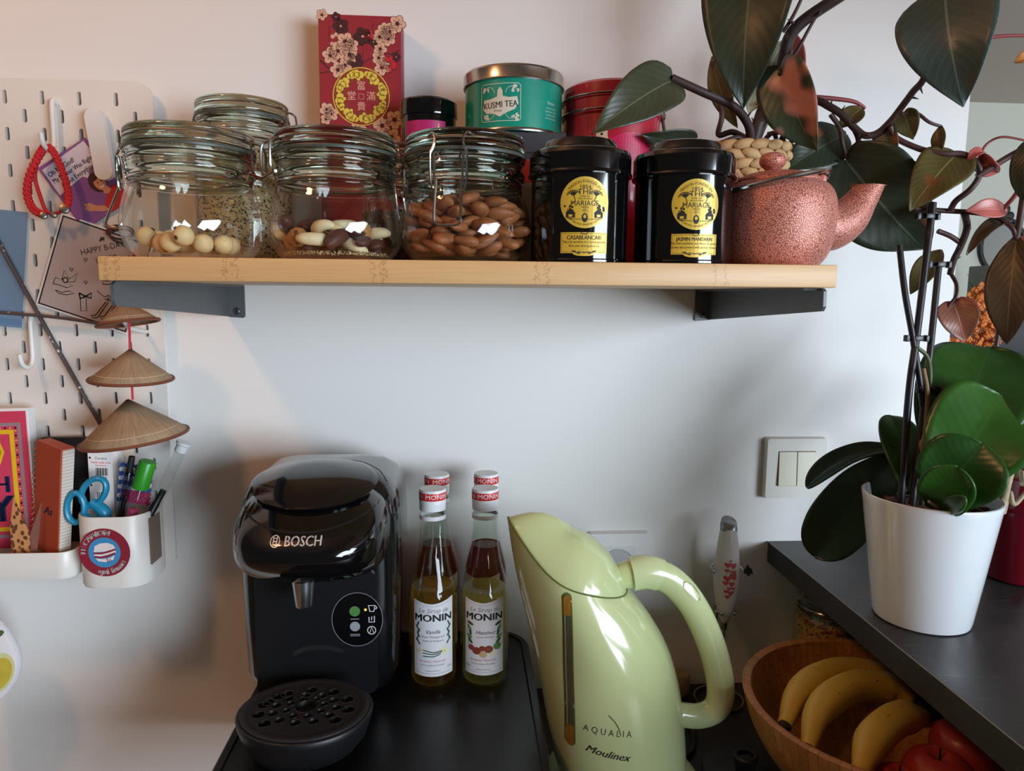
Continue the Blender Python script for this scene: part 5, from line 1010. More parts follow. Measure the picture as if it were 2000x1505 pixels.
a.text(YL, 'D', -.75, 11.0, 6.0, .036, sx=.9, bold=.32); a.text(NV, 'H', .75, 7.4, 2.7, .036, bold=.14); a.text(NV, 'Y', .55, 4.5, 4.4, .036, bold=.2); a.text(NV, 'T', -1.5, 7.4, 2.7, .036, bold=.14)
a.build(cv, {TP: 'taupe_frame', PK: 'pink_panel', YL: 'yellow_frame', DD: 'dots', INK: 'dark_dots', NV: 'lettering'}, flat(0, -.62, 0))
t = thing('notebook', 'orange ring notebook with squared pages in the tray', 'notebook', (-47.0, -6.2, 112.0), rot=(0, math.radians(9), math.radians(-28)))
b = new(); box(b, -2.1, 2.1, -.8, .8, 0, 12.9, .05, 1); link('cover', b, M('notebook_orange', (168, 66, 34), .55), t)
def grid_mat():
    t = NT('squared_paper'); br = t.node('ShaderNodeTexBrick'); br.offset = 0; t.link(t.coords((100, 100, 100)), br.inputs['Vector']); br.inputs['Color1'].default_value = br.inputs['Color2'].default_value = (*lin((214, 200, 184)), 1); br.inputs['Mortar'].default_value = (*lin((120, 112, 120)), 1); br.inputs['Scale'].default_value = 2.6; br.inputs['Mortar Size'].default_value = .05; br.inputs['Brick Width'].default_value = 1; br.inputs['Row Height'].default_value = 1
    mp = t.n['Mapping']; mp.inputs['Rotation'].default_value = (pi/2, 0, pi/2); t.link(br.outputs['Color'], t.p.inputs['Base Color']); t.p.inputs['Roughness'].default_value = .8; return t.m
b = new(); box(b, -1.9, 2.25, -.65, .7, .1, 12.75, .03, 1); link('pages', b, grid_mat(), t, smooth=False)
b = new()
for k in range(17): tube(b, [(-2.15+.22*cos(q), -.85+.22*sin(q), .7+k*.7) for q in [2*pi*i/8 for i in range(8)]], .05, 4, closed=True)
o = link('ring_binding', b, WIRE, t); a = Art(); a.text(NV, 'As', .3, 5.2, 1.3, .02, shear=.3, bold=.04); a.build(t, {NV: 'monogram'}, flat(0, -.8, 0))
b = new(); box(b, -48.9, -43.9, -3.2, -2.5, 112, 124.6, .05, 1); tag(link('black_notebook', b, MATTE), 'black notebook standing behind the orange notebook', 'notebook')
def leopard():
    t = NT('leopard_print'); v = t.node('ShaderNodeTexVoronoi'); v.inputs['Scale'].default_value = 210; t.link(t.coords((1, 1, .7)), v.inputs['Vector']); t.link(t.ramp(v.outputs['Distance'], [(.25, lin((110, 62, 34))), (.34, lin((54, 30, 20))), (.5, lin((196, 138, 88)))]), t.p.inputs['Base Color']); return t.m
t = thing('leopard_case', 'folded leopard print paper case leaning on the orange notebook', 'case', (-49.3, -7.8, 112.0))
b = new(); prism(b, [(-1.1, 0), (.9, 0), (1.0, 2.6), (-.4, 6.9), (-1.0, 3.6)], lambda u, v: (u, -.1, v), lambda u, v: (u, 0, v)); bmesh.ops.recalc_face_normals(b, faces=b.faces); link('front_flap', b, leopard(), t, smooth=False)
b = new(); prism(b, [(.95, 0), (1.05, 2.6), (2.5, 6.3), (1.9, 2.2), (1.5, 0)], lambda u, v: (u, .0, v), lambda u, v: (u, .12, v)); bmesh.ops.recalc_face_normals(b, faces=b.faces); link('back_flap', b, M('flap_brown', (128, 86, 72), .6), t, smooth=False)
t = thing('white_figurine', 'small white rounded ornament cut by the left edge in the tray', 'ornament', (-53.4, -7.6, 110.0)); b = new(); lathe(b, rnd([(0, 0), (1.5, 0), (1.7, 1), (1.2, 2.6), (.95, 4), (1.3, 5), (1.25, 6.2), (.6, 7), (0, 7.1)], 3), 24); link('body', b, M('ornament_white', (210, 198, 198), .45), t); b = new(); ball(b, (0, -1.1, 2.6), .5, .3, .9); link('arm', b, M('ornament_lilac', (170, 150, 178), .5), t)
# lemon cloth
t = thing('lemon_mitt', 'white cloth pot holder with lemon print hanging at the left edge', 'pot holder', (-54.6, -7.2, 99.8))
b = new(); out = smooth_pts([(-4, 5.6, 0), (.2, 5.3, 0), (2.0, 4.3, 0), (3.4, 1.8, 0), (3.9, -.6, 0), (3.2, -3.0, 0), (1.4, -5.2, 0), (-1, -6.4, 0), (-4, -6.6, 0)], 5); n = len(out)
loft(b, [[(p.x*s-(1-s)*.8, y, p.y*s) for p in out] for s, y in ((.9, -.75), (.97, -.6), (1, -.2), (1, .2), (.97, .5), (.9, .6))]); link('cloth', b, M('cloth_white', (216, 212, 214), .85, bump=.3, bscale=160), t)
LEM = M('lemon_yellow', (196, 176, 60), .8, vary=.2, vscale=90); LMR = M('lemon_rind', (210, 208, 150), .8); LLF = M('lemon_leaf', (74, 98, 52), .8)
a = Art(); a.disc(LMR, 1.6, -1.6, 2.7, .02, 1.75, 28, 1.05); a.disc(LEM, 1.75, -1.7, 2.2, .03, 1.3, 28, 1.05); a.disc(LLF, 1.6, 2.9, 1.3, .02, .42, 16, .45); a.disc(LLF, -1.2, 4.9, 1.3, .02, .4, 16, -.1); a.disc(LLF, -.4, -6.0, .8, .02, .3, 16, .6)
a.build(t, {LMR: 'lemon_rind', LEM: 'lemon', LLF: 'leaves'}, flat(0, -.76, 0))
PHILO_LEAVES = [
    ('dark', 'heart', (29.8, -13, 176.43), (28.81, -14, 160.81), 9.20, (-0.53, -0.84, 0.09), 0.2, 0.12, 0),
    ('brown', 'heart', (21.5, -13, 163.61), (12.62, -17, 157.26), 5.51, (0.18, -0.93, 0.33), 0.25, 0.1, 0),
    ('dark', 'heart', (24.21, -12, 157.86), (18.27, -14, 158.03), 2.83, (0.25, -0.78, -0.57), 0.2, 0.1, 0),
    ('pink', 'heart', (31.6, -16, 164.42), (35.43, -17, 156.11), 5.74, (-0.72, -0.64, -0.26), 0.3, 0.1, 0),
    ('dark', 'oval', (41.45, -11, 159.2), (34.15, -13, 155.06), 5.01, (0.07, -0.94, 0.33), 0.2, 0.1, 0),
    ('rose', 'oval', (35.43, -9, 170.33), (36.99, -9, 164.51), 2.61, (-0.59, -0.79, -0.16), 0.2, 0.1, 0),
    ('pale', 'oval', (34.81, -9, 169.25), (31.32, -9, 161.55), 3.82, (-0.44, -0.87, 0.2), 0.15, 0.05, 0),
    ('olive', 'oval', (27.37, -8, 167.74), (30.51, -8, 160.24), 2.50, (-0.69, -0.66, -0.29), 0.2, 0.1, 0),
    ('dark', 'heart', (40.04, -14, 155.95), (50.32, -13, 146.74), 9.49, (-0.34, -0.82, -0.47), 0.22, 0.12, 0),
    ('sheen', 'heart', (43.52, -23, 169.23), (44.79, -25, 158.72), 8.00, (-0.72, -0.69, 0.04), 0.18, 0.15, 0),
    ('olive', 'heart', (48.64, -19, 155.73), (43.61, -20, 150.1), 4.94, (-0.35, -0.81, 0.46), 0.2, 0.1, 0),
    ('olive', 'heart', (44.17, -17, 160.18), (45.35, -17, 157.53), 2.40, (-0.63, -0.73, -0.28), 0.2, 0.1, 0),
    ('olive', 'oval', (47.48, -18, 158.7), (47.54, -18, 155.59), 1.41, (-0.9, -0.44, -0.02), 0.3, 0.05, 0),
    ('dark', 'heart', (42.54, -16, 158.68), (43.77, -17, 155.84), 2.32, (-0.72, -0.7, -0.07), 0.2, 0.1, 0),
    ('olive', 'oval', (41.99, -13, 161.39), (39.68, -13, 159.36), 2.18, (-0.33, -0.87, 0.37), 0.3, 0.1, 0),
    ('dark', 'oval', (46.41, -17, 155.15), (45.14, -17, 153.51), 2.32, (-0.41, -0.85, 0.32), 0.2, 0.1, 0),
    ('olive', 'oval', (51.26, -14, 146.81), (48.21, -14, 142.09), 2.51, (-0.57, -0.73, 0.37), 0.25, 0.1, 0),
    ('rosebrown', 'heart', (51.02, -17, 141.27), (51.91, -18, 137.18), 3.78, (-0.45, -0.89, 0.12), 0.3, 0.12, 0),
    ('olivebrown', 'oval', (54.92, -20, 147.8), (54.13, -21, 137.18), 4.35, (-0.74, -0.66, 0.12), 0.15, 0.06, 0),
    ('olivebrown', 'oval', (55.75, -18, 149.5), (50.59, -19, 146), 1.64, (-0.4, -0.54, 0.74), 0.4, 0.2, 0),
    ('dark', 'oval', (52.14, -24, 156.35), (52.03, -24, 150.73), 2.32, (-0.85, -0.52, 0.02), 0.2, 0.1, 0),
    ('rose', 'oval', (54.38, -19, 150.39), (50.09, -19, 150.32), 2.03, (-0.01, -0.95, 0.32), 0.3, 0.1, 0),
    ('rose', 'oval', (50.55, -20, 155.69), (52.39, -20, 153.98), 2.08, (-0.61, -0.46, -0.65), 0.5, 0.2, 0),
    ('rose', 'oval', (50.75, -20, 155.79), (49.14, -20, 155.07), 1.17, (-0.3, -0.69, 0.66), 0.5, 0.2, 0),
    ('rose', 'oval', (58.68, -17, 148.71), (58.5, -17, 142.93), 2.27, (-0.86, -0.52, 0.03), 0.2, 0.1, 0),
    ('orange', 'oval', (54.65, -20, 164.76), (53.04, -20, 164.24), 1.25, (-0.13, -0.9, 0.41), 0.3, 0.1, 0),
    ('olive', 'oval', (40.37, -11, 159.82), (41.38, -11, 156.83), 1.54, (-0.72, -0.65, -0.24), 0.2, 0.1, 0),
    ('olive', 'oval', (37.12, -9, 159.52), (36.02, -9, 158.29), 0.72, (-0.39, -0.86, 0.34), 0.2, 0.1, 0),
    ('olive', 'oval', (35.69, -8, 159.7), (36.09, -8, 156.93), 0.98, (-0.7, -0.71, -0.1), 0.2, 0.1, 0),
]
PHILO_STEMS = [
    ('trunk', 0.71, 0.60, [(31.9, -9, 157.9), (32.7, -9.5, 161.7), (34, -10, 164.1), (34.1, -11, 166.4), (34.1, -12, 168.5), (35.2, -13, 170), (38.2, -15, 171.9)]),
    ('trunk', 0.48, 0.43, [(31.5, -9.5, 158), (30.6, -11, 159.8), (28.3, -12.5, 161.4), (24.8, -13, 162.6), (21.5, -13, 163.9)]),
    ('trunk', 0.42, 0.31, [(32.1, -9.5, 160.5), (34.3, -11, 162.3), (36.7, -13, 162.1), (38, -14, 161.2), (39.1, -14.5, 160.3), (40.4, -15, 158.8), (41.2, -15.5, 158.1), (42.2, -16, 158.3), (42.9, -17, 159.3), (43.3, -18, 160.4), (43.1, -20, 161.3), (42.9, -22, 162.2), (42.5, -23.5, 165.6)]),
    ('stem', 0.27, 0.22, [(31.6, -9.5, 158.2), (29.8, -10, 158.8), (27.2, -11, 157.9), (24.2, -12, 157.9)]),
    ('stem', 0.34, 0.28, [(31.3, -9, 158.9), (29.8, -8.5, 159.7), (28.4, -8, 159.5), (28.7, -8, 161.6), (28.1, -8, 164), (27.4, -8, 167.2)]),
    ('stem', 0.22, 0.17, [(32.4, -9, 158.2), (33.7, -10, 162.3), (34.1, -10, 164.2), (34.8, -9, 168.7)]),
    ('stem', 0.21, 0.16, [(33.9, -12, 165.7), (34.8, -12.5, 167.1), (35.6, -13, 168.9), (36.4, -13.5, 170.6)]),
    ('stem', 0.21, 0.16, [(33.4, -12, 169.1), (34, -12.5, 170.2), (34.6, -13, 171.7), (35, -13, 172.9)]),
    ('stem', 0.26, 0.15, [(33.2, -13, 165.4), (31.6, -16, 163.7), (31.6, -16, 164.3)]),
    ('redstem', 0.27, 0.16, [(36.6, -13, 162.4), (38.9, -13, 162.3), (40.9, -13, 162.1), (41.9, -13, 161.7), (42.3, -13, 161.4)]),
    ('stem', 0.27, 0.21, [(38.1, -14, 160.5), (39.2, -14, 159.1), (39.6, -14, 157.5), (40.3, -14, 155.9)]),
    ('stem', 0.32, 0.21, [(40.4, -14.5, 159.2), (41, -14.5, 157.9), (41, -14, 156.8), (40.2, -14, 155.9)]),
    ('stem', 0.30, 0.30, [(42.8, -17, 158.7), (43.6, -17, 157.6), (45.5, -18, 156.4), (47.2, -19, 155.8), (48.9, -19.5, 155.7), (50, -20, 154.9), (50.5, -20, 153.7), (49.7, -20, 152.3), (49, -19, 151.3), (49.2, -18, 150.6)]),
    ('stem', 0.30, 0.30, [(50.2, -20, 153.5), (51.4, -20.5, 154.4), (52.8, -21, 155.4), (54, -22, 156.2)]),
    ('stem', 0.26, 0.26, [(46.1, -17, 150.7), (48.6, -17.5, 150.5), (51.6, -18, 150.3), (53.3, -19, 149.8), (54.3, -20, 148.7), (54.9, -20, 147.6)]),
    ('trunk', 0.37, 0.32, [(50.7, -18, 150.3), (51.8, -17, 148.9), (52, -16, 147.1), (51.7, -15.5, 145.6), (51.8, -15, 144.2)]),
    ('stem', 0.27, 0.27, [(49.4, -16, 148.6), (50.8, -16, 148.1), (52, -16, 147.4)]),
    ('stem', 0.21, 0.16, [(51.8, -15, 144.4), (51.9, -16, 143.1), (51.2, -17, 141.8), (50.5, -17, 140.7), (50.5, -17.5, 139.2)]),
    ('stem', 0.35, 0.30, [(54.6, -21, 154.2), (54.7, -20.5, 149.8), (54.9, -20, 147.7)]),
    ('stem', 0.28, 0.28, [(58.9, -14, 140.5), (58.6, -14, 137.9), (58.4, -14, 135.1)]),
    ('redstem', 0.25, 0.20, [(55.1, -20, 153.1), (54.6, -19.5, 151.7), (53.9, -19, 150.5)]),
    ('redstem', 0.19, 0.14, [(48.7, -22, 165.7), (50.8, -21.5, 166.1), (53.7, -21, 166.4)]),
    ('redstem', 0.15, 0.10, [(50.7, -20, 154.7), (50.5, -20, 155.8), (51.2, -20, 156.8), (52.3, -20.5, 157.2), (54.7, -21, 156.7)]),
    ('stem', 0.20, 0.15, [(44, -17, 160), (45.2, -17.5, 159.9), (46.2, -18, 159), (47.5, -18, 158.6)]),
    ('stem', 0.23, 0.17, [(34, -8, 159.7), (35.8, -8, 159.8), (36.7, -8, 159.2)]),
    ('stem', 0.29, 0.23, [(33.3, -8, 158.4), (34.1, -8, 159.5), (34.8, -8, 159.7), (35.3, -8, 158.1)]),
    ('redstem', 0.22, 0.16, [(33.8, -11, 161.5), (34.8, -12, 160.9), (36.6, -12, 158.9), (40.8, -11, 159.2)]),
]
ORCHID_LEAVES = [
    ('orchid', 'obl', (47.08, -23, 124.01), (54.63, -18, 136.66), 10.37, (-0.42, -0.73, 0.54), 0.18, 0.12, 0),
    ('orchid2', 'obl', (46.18, -24, 122.9), (52.47, -23, 132.31), 9.32, (-0.4, -0.84, 0.36), 0.2, 0.15, 0),
    ('orchid', 'obl', (45.44, -25, 122.38), (47.15, -28, 128.6), 7.18, (-0.72, -0.68, -0.13), 0.22, 0.15, 0),
    ('orchid2', 'obl', (44.8, -26, 121.98), (43.63, -30, 126.92), 4.49, (-0.67, -0.49, -0.56), 0.2, 0.15, 0),
    ('orchid2', 'obl', (45.1, -27, 122.18), (43.8, -31, 124.51), 1.57, (-0.84, -0.04, -0.54), 0.3, 0.1, 0),
    ('orchid', 'obl', (44.4, -22, 122.2), (45.19, -17, 129.28), 3.86, (-0.18, -0.79, 0.58), 0.25, 0.1, 0),
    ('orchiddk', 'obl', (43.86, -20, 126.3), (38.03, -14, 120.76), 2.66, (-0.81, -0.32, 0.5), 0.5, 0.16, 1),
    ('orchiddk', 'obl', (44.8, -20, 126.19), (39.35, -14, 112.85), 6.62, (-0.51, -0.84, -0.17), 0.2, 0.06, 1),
    ('orchid', 'obl', (49.13, -21, 123.73), (62.01, -16, 129.18), 5.16, (0.2, -0.91, 0.36), 0.2, 0.2, 0),
]
ORCHID_STEMS = [
    ('stake', 0.31, 0.31, [(43.8, -18.5, 146.9), (44.1, -19.5, 142.3), (45, -20.2, 137.2), (45.9, -21, 131.1), (47, -21.5, 121)]),
    ('stake', 0.36, 0.36, [(47.3, -18, 151.2), (46.7, -18.6, 146.9), (45.4, -20, 138.2), (44.4, -21, 132.1), (43.8, -22, 121.2)]),
    ('stake', 0.33, 0.33, [(48.1, -18.5, 144.9), (46.9, -20, 136.2), (45.7, -21.4, 129.1), (44.6, -22.6, 121)]),
    ('spike', 0.20, 0.26, [(45.2, -20.5, 136.8), (46.4, -20.5, 135.7), (46.5, -21, 133.2), (46.1, -21.6, 127.1), (46, -22, 121.1)]),
    ('bark', 0.20, 0.25, [(45.3, -21.6, 134.8), (45.8, -21.8, 132.2), (45.7, -22, 128.2), (45.3, -22.2, 127.2), (45.9, -22.6, 125.2), (46.1, -23, 122.7)]),
    ('root', 0.44, 0.35, [(52.8, -24, 120.9), (52.3, -25, 123.7), (52.6, -25, 125.2)]),
    ('root', 0.25, 0.20, [(53.9, -23, 120.5), (53.5, -24, 122.9), (53.7, -24.5, 121.8), (55.3, -24, 123)]),
    ('root', 0.38, 0.28, [(46.4, -27, 121.9), (46.2, -28, 122.9), (46.6, -28, 123.9)]),
    ('root', 0.19, 0.14, [(44.1, -27, 122.4), (42.9, -27.5, 123.1)]),
]
CLIPS =  [(46.72, -18.2, 149.85), (48.11, -18.5, 145.07), (45.37, -20.0, 137.69), (46.45, -20.8, 132.62)]
# ------------------------------------------------------------------ plants
def leaf_mat(name, a, b_, patch=None, thr=.6, rough=.38, pscale=22, rib=1.5, vein=.12):
    t = NT(name); co = t.coords(kind='UV'); ob = t.coords(); s = t.node('ShaderNodeSeparateXYZ'); t.link(co, s.inputs[0])
    n = t.noise(ob, 40, 3); c = t.mix(n, lin(a), lin(b_))
    d = t.math('ABSOLUTE', t.math('SUBTRACT', s.outputs[0], .5))
    vv = t.math('SINE', t.math('MULTIPLY', t.math('ADD', s.outputs[1], t.math('MULTIPLY', d, -.55)), 75.)); 
    c = t.mix(t.math('MULTIPLY', t.math('GREATER_THAN', vv, .93), vein), c, lin(tuple(min(255, int(x*1.5+10)) for x in b_)))
    c = t.mix(t.math('MULTIPLY', t.math('LESS_THAN', d, .014), .55), c, lin(tuple(min(255, int(x*rib+18)) for x in b_)))
    if patch:
        p = t.noise(ob, pscale, 2, .6); c = t.mix(t.ramp(p, [(thr, (0, 0, 0)), (thr+.06, (1, 1, 1))]), c, lin(patch))
    t.link(c, t.p.inputs['Base Color']); t.p.inputs['Roughness'].default_value = rough
    t.bump(vv, .06, .0006); return t.m
LM = {'dark': leaf_mat('leaf_dark', (34, 44, 32), (52, 62, 44), (128, 78, 42), .63, .4), 'brown': leaf_mat('leaf_green_brown', (52, 60, 42), (72, 74, 52), (138, 88, 48), .64),
      'pink': leaf_mat('leaf_pink_patch', (46, 62, 46), (64, 78, 56), (204, 138, 122), .56, .35, 14), 'rose': leaf_mat('leaf_rose', (176, 82, 78), (206, 116, 104)), 'pale': leaf_mat('leaf_pale', (132, 138, 108), (168, 168, 140)),
      'olive': leaf_mat('leaf_olive', (70, 66, 34), (98, 88, 48), (116, 70, 36), .66), 'sheen': leaf_mat('leaf_sheen', (56, 74, 70), (76, 94, 88), None, .6, .36), 'rosebrown': leaf_mat('leaf_rose_brown', (128, 82, 62), (160, 104, 84), (188, 112, 100), .58),  # the blue-grey leaf has window sheen put into its base colour
      'olivebrown': leaf_mat('leaf_olive_brown', (64, 50, 34), (86, 68, 46)), 'orange': leaf_mat('leaf_orange', (190, 110, 50), (214, 140, 70)),
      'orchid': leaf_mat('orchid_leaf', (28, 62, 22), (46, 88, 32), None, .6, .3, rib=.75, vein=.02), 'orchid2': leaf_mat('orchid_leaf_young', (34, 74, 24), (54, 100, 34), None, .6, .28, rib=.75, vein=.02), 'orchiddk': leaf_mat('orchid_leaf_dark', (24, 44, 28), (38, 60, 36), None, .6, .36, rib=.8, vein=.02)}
WP = {'heart': [(0, .42), (.08, .82), (.2, 1), (.4, .97), (.6, .78), (.8, .45), (.93, .17), (1, .0)], 'oval': [(0, .1), (.12, .55), (.3, .92), (.48, 1), (.68, .84), (.85, .48), (.95, .2), (1, 0)], 'obl': [(0, .3), (.15, .5), (.35, .82), (.55, .98), (.72, .99), (.86, .84), (.94, .6), (.985, .3), (1, .04)]}
WPS = {k: smooth_pts([(a, b_, 0) for a, b_ in v], 8) for k, v in WP.items()}
def wprof(shape, t):
    P = WPS[shape]
    for p, q in zip(P, P[1:]):
        if t <= q.x: return max(0, p.y+(q.y-p.y)*(t-p.x)/max(1e-6, q.x-p.x))
    return 0
def add_leaf(parent, spec, org, seed):
    kind, shape, B, T, w, n, fold, bend, curl = spec; B = Vector(B)-org; T = Vector(T)-org; n = Vector(n).normalized(); ax = T-B; L = ax.length; s = ax.normalized().cross(n).normalized()
    up = Vector((0, 0, 1)); bm = new(); uv = bm.loops.layers.uv.new('UVMap'); NV_, NU = 30, 12; rg = random.Random(seed); ph = rg.uniform(0, 6); grid = []
    for i in range(NV_+1):
        t = 1-(1-i/NV_)**1.35; h = 4*t*(1-t)*bend*L
        c = B+ax*t+(up if curl else n)*h*(1 if not curl else .8); hw = wprof(shape, t)*w/2; row = []
        tn = (ax+((up if curl else n)*(4*(1-2*t)*bend*L*(1 if not curl else .8)))).normalized(); ln = (n-tn*n.dot(tn)).normalized(); ls = tn.cross(ln)
        for j in range(NU+1):
            q = 2*j/NU-1; back = 0
            if shape == 'heart' and t < .12: back = -.10*L*(1-t/.12)*abs(q)*(1.5-abs(q)) 
            p = c+ls*q*hw+ln*(fold*abs(q)**1.4*hw+.035*w*sin(t*9+ph+q*1.3)*abs(q))+tn*back; row.append(bm.verts.new(p))
        grid.append(row)
    for i in range(NV_):
        for j in range(NU):
            f = bm.faces.new((grid[i][j], grid[i][j+1], grid[i+1][j+1], grid[i+1][j]))
            for l, (a, b_) in zip(f.loops, ((j, i), (j+1, i), (j+1, i+1), (j, i+1))): l[uv].uv = (a/NU, b_/NV_)
    return link('leaf', bm, LM[kind], parent, ang=180, solid=.09 if 'orchid' not in kind else .22)
SM = {'trunk': M('vine_bark', (62, 42, 38), .55, vary=.3, vscale=120, bump=.4, bscale=250), 'stem': M('vine_stem', (78, 50, 46), .5, vary=.25, vscale=120), 'redstem': M('petiole_red', (142, 58, 58), .45, vary=.2, vscale=120), 'stake': M('dark_stake', (34, 28, 30), .4), 'spike': M('flower_spike', (70, 84, 44), .5), 'bark': M('dry_spike', (140, 112, 78), .7, vary=.3, vscale=150), 'root': M('aerial_root', (168, 150, 118), .7, vary=.35, vscale=120, bump=.6, bscale=200)}
def add_stem(parent, spec, org):
    kind, r0, r1, pts = spec; P = smooth_pts([Vector(p)-org for p in pts], 6); b = new(); tube(b, P, [r0+(r1-r0)*i/(len(P)-1) for i in range(len(P))], 9)
    if kind == 'trunk':                                     # leaf nodes: short scars and thorny stubs
        rg = random.Random(int(r0*1000)+len(P))
        for i in range(3, len(P)-2, 5):
            d = Vector((rg.uniform(-1, 1), rg.uniform(-1, .3), rg.uniform(-1, 1))).normalized(); tube(b, [P[i], P[i]+d*r0*2.1], [r0*.45, .03], 5)
    return link({'trunk': 'vine', 'stem': 'petiole', 'redstem': 'petiole', 'stake': 'support_stake', 'spike': 'flower_spike', 'bark': 'dry_spike', 'root': 'aerial_root'}[kind], b, SM[kind], parent, ang=60)
org = Vector((30.8, -8.8, 157)); t = thing('philodendron', 'large trailing philodendron with dark green, olive and pink leaves', 'plant', org)
for i, s in enumerate(PHILO_LEAVES): add_leaf(t, s, org, i)
for s in PHILO_STEMS: add_stem(t, s, org)
org = Vector((46.4, -22.8, 120.5)); t = thing('orchid', 'orchid with broad glossy green leaves and dark stakes in the white pot', 'plant', org)
for i, s in enumerate(ORCHID_LEAVES): add_leaf(t, s, org, 50+i)
for s in ORCHID_STEMS: add_stem(t, s, org)
CLP = M('clip_black', (26, 22, 26), .4)
for c in CLIPS:
    b = new(); tube(b, [(-1.1, 0, 0), (1.1, 0, 0)], .2, 6); box(b, -1.2, -.85, -.3, .3, -.35, .3, .05); box(b, .85, 1.2, -.3, .3, -.35, .3, .05); box(b, -.45, .45, -.5, .45, -.28, .28, .1); link('stake_clip', b, CLP, t, loc=Vector(c)-org)
# pots on the bar
POTW = M('ceramic_white', (226, 228, 230), .12, coat=.5)
t = thing('orchid_pot', 'tapered glossy white ceramic pot on the dark bar', 'pot', (46.3, -22.8, 109.72))
b = new(); lathe(b, [(0, 0), (4.1, 0), (4.4, .12), (4.52, .6), (6.1, 11.9), (6.22, 12.5), (6.2, 12.66), (6.08, 12.72), (5.92, 12.66), (5.85, 12.2), (5.6, 10.5), (0, 10.4)], 64); link('pot', b, POTW, t, ang=35)
b = new(); lathe(b, [(0, 11.0), (3, 11.1), (5.6, 10.9)], 32); link('bark_mulch', b, M('bark_mulch', (62, 44, 34), .9, vary=.5, vscale=90, bump=1, bscale=120), t)
rg = random.Random(12); b = new()
for i in range(46):
    q, r = rg.uniform(0, 6.28), 5.2*math.sqrt(rg.random()); m = Matrix.Translation((r*cos(q), r*sin(q), 11.2+rg.random()*.25)) @ Matrix.Rotation(rg.uniform(0, 6), 4, (rg.random(), rg.random(), rg.random()+.1)) @ Matrix.Diagonal((.75, .4, .28, 1)); bmesh.ops.create_cube(b, size=1.2, matrix=m)
o = link('bark_chips', b, M('bark_chip', (96, 66, 46), .85, vary=.4, vscale=80), t, smooth=False); o['kind'] = 'stuff'
RG = M('red_glass_pot', (112, 16, 30), .08, coat=.5)
t = thing('red_pot', 'dark red glazed pot half hidden behind the white orchid pot', 'pot', (63.6, -13.6, 109.72)); b = new(); lathe(b, [(0, 0), (2.6, 0), (2.9, .2), (3.6, 5), (4.3, 8.6), (4.8, 8.8), (5.0, 9.2), (5.1, 12.4), (4.9, 12.6), (4.6, 12.4), (4.4, 9.5), (0, 9.4)], 48); link('pot', b, RG, t, ang=35); b = new(); lathe(b, [(0, 11.4), (4.6, 11.4)], 24); link('soil', b, M('pot_soil', (70, 52, 40), .9, bump=1, bscale=120), t)
b = new()
for q in range(5): tube(b, smooth_pts([(cos(q*1.3)*2, sin(q*1.3)*2, 11.3), (cos(q*1.3)*4, sin(q*1.3)*3-1, 13.2), (cos(q*1.3)*5.6, sin(q*1.3)*4-2, 12.4)], 5), .3, 7)
link('dry_roots', b, SM['root'], t)
# dried orange flowers in a paper wrap
t = thing('dried_flowers', 'bunch of orange dried flowers in pale paper behind the orchid', 'flowers', (69.5, 4, 109.72)); rg = random.Random(3)
b = new(); loft(b, [[(r*cos(2*pi*i/24)*(1+.05*sin(i*3)), r*sin(2*pi*i/24), z) for i in range(24)] for r, z in ((1.8, 0), (2.1, 6), (2.7, 14), (3.9, 24.5))], caps=False); link('paper_wrap', b, M('kraft_cream', (214, 190, 146), .8), t, solid=.05)
b = new(); fl = M('dried_orange', (206, 118, 52), .8, vary=.3, vscale=100); stm = new()
for cx, cz, h in ((-2.6, 26, 4.5), (0, 29, 5), (.6, 32.4, 2.2), (2.6, 28, 3.5), (-1, 26, 4), (1.5, 26.5, 4), (-.5, 31.5, 2.5), (3.2, 30, 2.0)):
    for k in range(34):
        d = Vector((rg.gauss(0, 1), rg.gauss(0, 1), rg.gauss(0, 1))).normalized()*rg.uniform(.5, 1.6); p = Vector((cx, 0, cz))+d; r = rg.uniform(.18, .34)
        for j in range(4): q = j*1.57; bmesh.ops.create_cube(b, size=r*1.2, matrix=Matrix.Translation(p+Vector((cos(q)*r*.7, 0, sin(q)*r*.7))) @ Matrix.Rotation(rg.uniform(0, 6), 4, (1, 1, .3)))
    tube(stm, [(cx*.1, 0, 6), (cx*.6, 0, 22), (cx, 0, cz)], .09, 5)
o = link('florets', b, fl, t); o['kind'] = 'stuff'; link('stalks', stm, M('dry_stalk', (150, 108, 60), .8), t)
# stack of pale coasters on the bar
t = thing('coaster_stack', 'stack of pale stone coasters on the bar at the right edge', 'coasters', (75.5, -2.5, 109.72)); CS = [M('coaster_stone', (176, 170, 158), .7, vary=.2), M('coaster_light', (206, 202, 192), .6), M('coaster_blue', (134, 146, 150), .6)]
for k in range(4): b = new(); box(b, -5.5, 5.5, -5.5, 5.5, k*1.05+.02, k*1.05+1.0, .15); link('coaster', b, CS[(k+2) % 3], t, rot=(0, 0, .06*k))
# clip jar under the bar
o = clip_jar('clip_jar', 'clip jar of dry pasta in shadow under the bar', 46.4, -4.9, 90, [(r*.8, z) for r, z in TALL], 12.5, .72, math.radians(20), math.radians(190), 0)
grains('dry_pasta', 'coloured dry pasta in the jar under the bar', 46.4, -4.9, 3.85, 90, 11.2, [M('pasta_yellow', (186, 148, 78), .6), M('pasta_red', (142, 66, 52), .6), M('pasta_green', (108, 110, 62), .6)], 420, 6, .3, 'pasta')
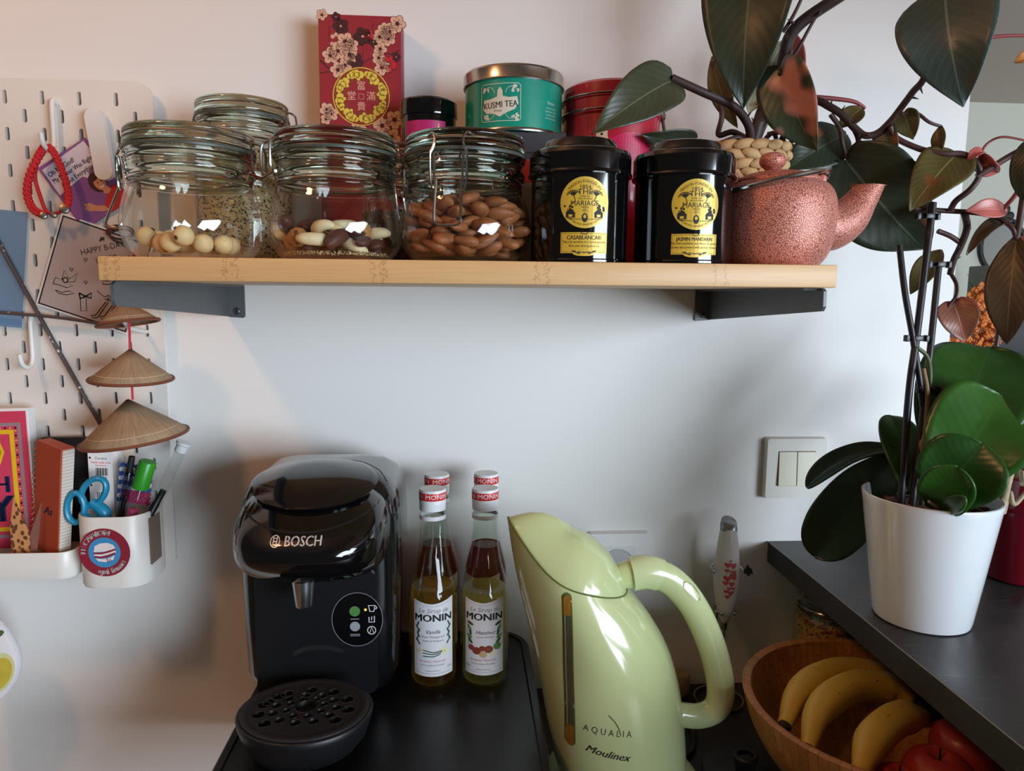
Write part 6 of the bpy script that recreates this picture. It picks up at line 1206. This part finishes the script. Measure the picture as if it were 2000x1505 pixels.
# ------------------------------------------------------------------ living room seen past the wall
b = new(); box(b, 200, 330, 196, 232, 70, 117, .5); sb = tag(link('sideboard', b, M('sideboard_grey', (84, 84, 88), .6)), 'grey sideboard along the far living room wall', 'sideboard')
b = new(); box(b, 205, 244.5, 205, 240, 117.1, 134.6, .4); tag(link('media_box', b, M('media_dark', (58, 58, 62), .6)), 'dark low box on the far sideboard', 'box')
b = new(); box(b, 229.5, 241, 212, 228, 134.8, 156, .4); tag(link('speaker_box', b, M('speaker_grey', (128, 130, 130), .7)), 'plain grey speaker box standing far behind the orchid', 'speaker')
t = thing('wall_mirror', 'round wall mirror with black frame far behind the trailing plant', 'mirror', (262, 250.5, 167)); b = new(); tube(b, [(11*cos(2*pi*i/48), 0, 13*sin(2*pi*i/48)) for i in range(48)], 1.0, 8, closed=True); link('frame', b, MATTE, t)
b = new(); lathe(b, [(0, 0), (10.6, 0)], 40, sy=1.2); bmesh.ops.rotate(b, matrix=Matrix.Rotation(pi/2, 3, 'X'), verts=b.verts); link('glass', b, M('mirror_glass', (120, 122, 118), .3, .4), t, loc=(0, .3, 0))
b = new(); 
for x, z, r in ((0, 17.5, 2.4), (-2.6, 14.5, 2.0), (2.6, 14.5, 2.0), (0, 14, 2)): ball(b, (x, 0, z), r, .8, r)
link('crest', b, MATTE, t)
t = thing('grass_plant', 'spiky green house plant far away behind the orange flowers', 'plant', (222.5, 212, 134.8)); b = new(); rg = random.Random(9)
for k in range(26):
    q = rg.uniform(0, 6.28); l = rg.uniform(10, 20); sp_ = rg.uniform(2, 5); tube(b, smooth_pts([(0, 0, 0), (cos(q)*sp_*.4, sin(q)*sp_*.4, l*.6), (cos(q)*sp_*1.4, sin(q)*sp_*1.4, l*.9)], 4), [.45, .35, .05], 4)
link('blades', b, M('grass_green', (74, 92, 62), .6), t); b = new(); lathe(b, [(0, .02), (3.2, .02), (4, 4.5), (3.6, 4.6), (0, 4)], 20); link('pot', b, MATTE, t)
b = new(); box(b, 246, 254, 205, 211, 117.1+17.6-17.6, 129, .2); tag(link('white_lantern', b, M('lantern_white', (236, 236, 236), .5)), 'bright white box at the right edge far behind the hanging leaf', 'box')
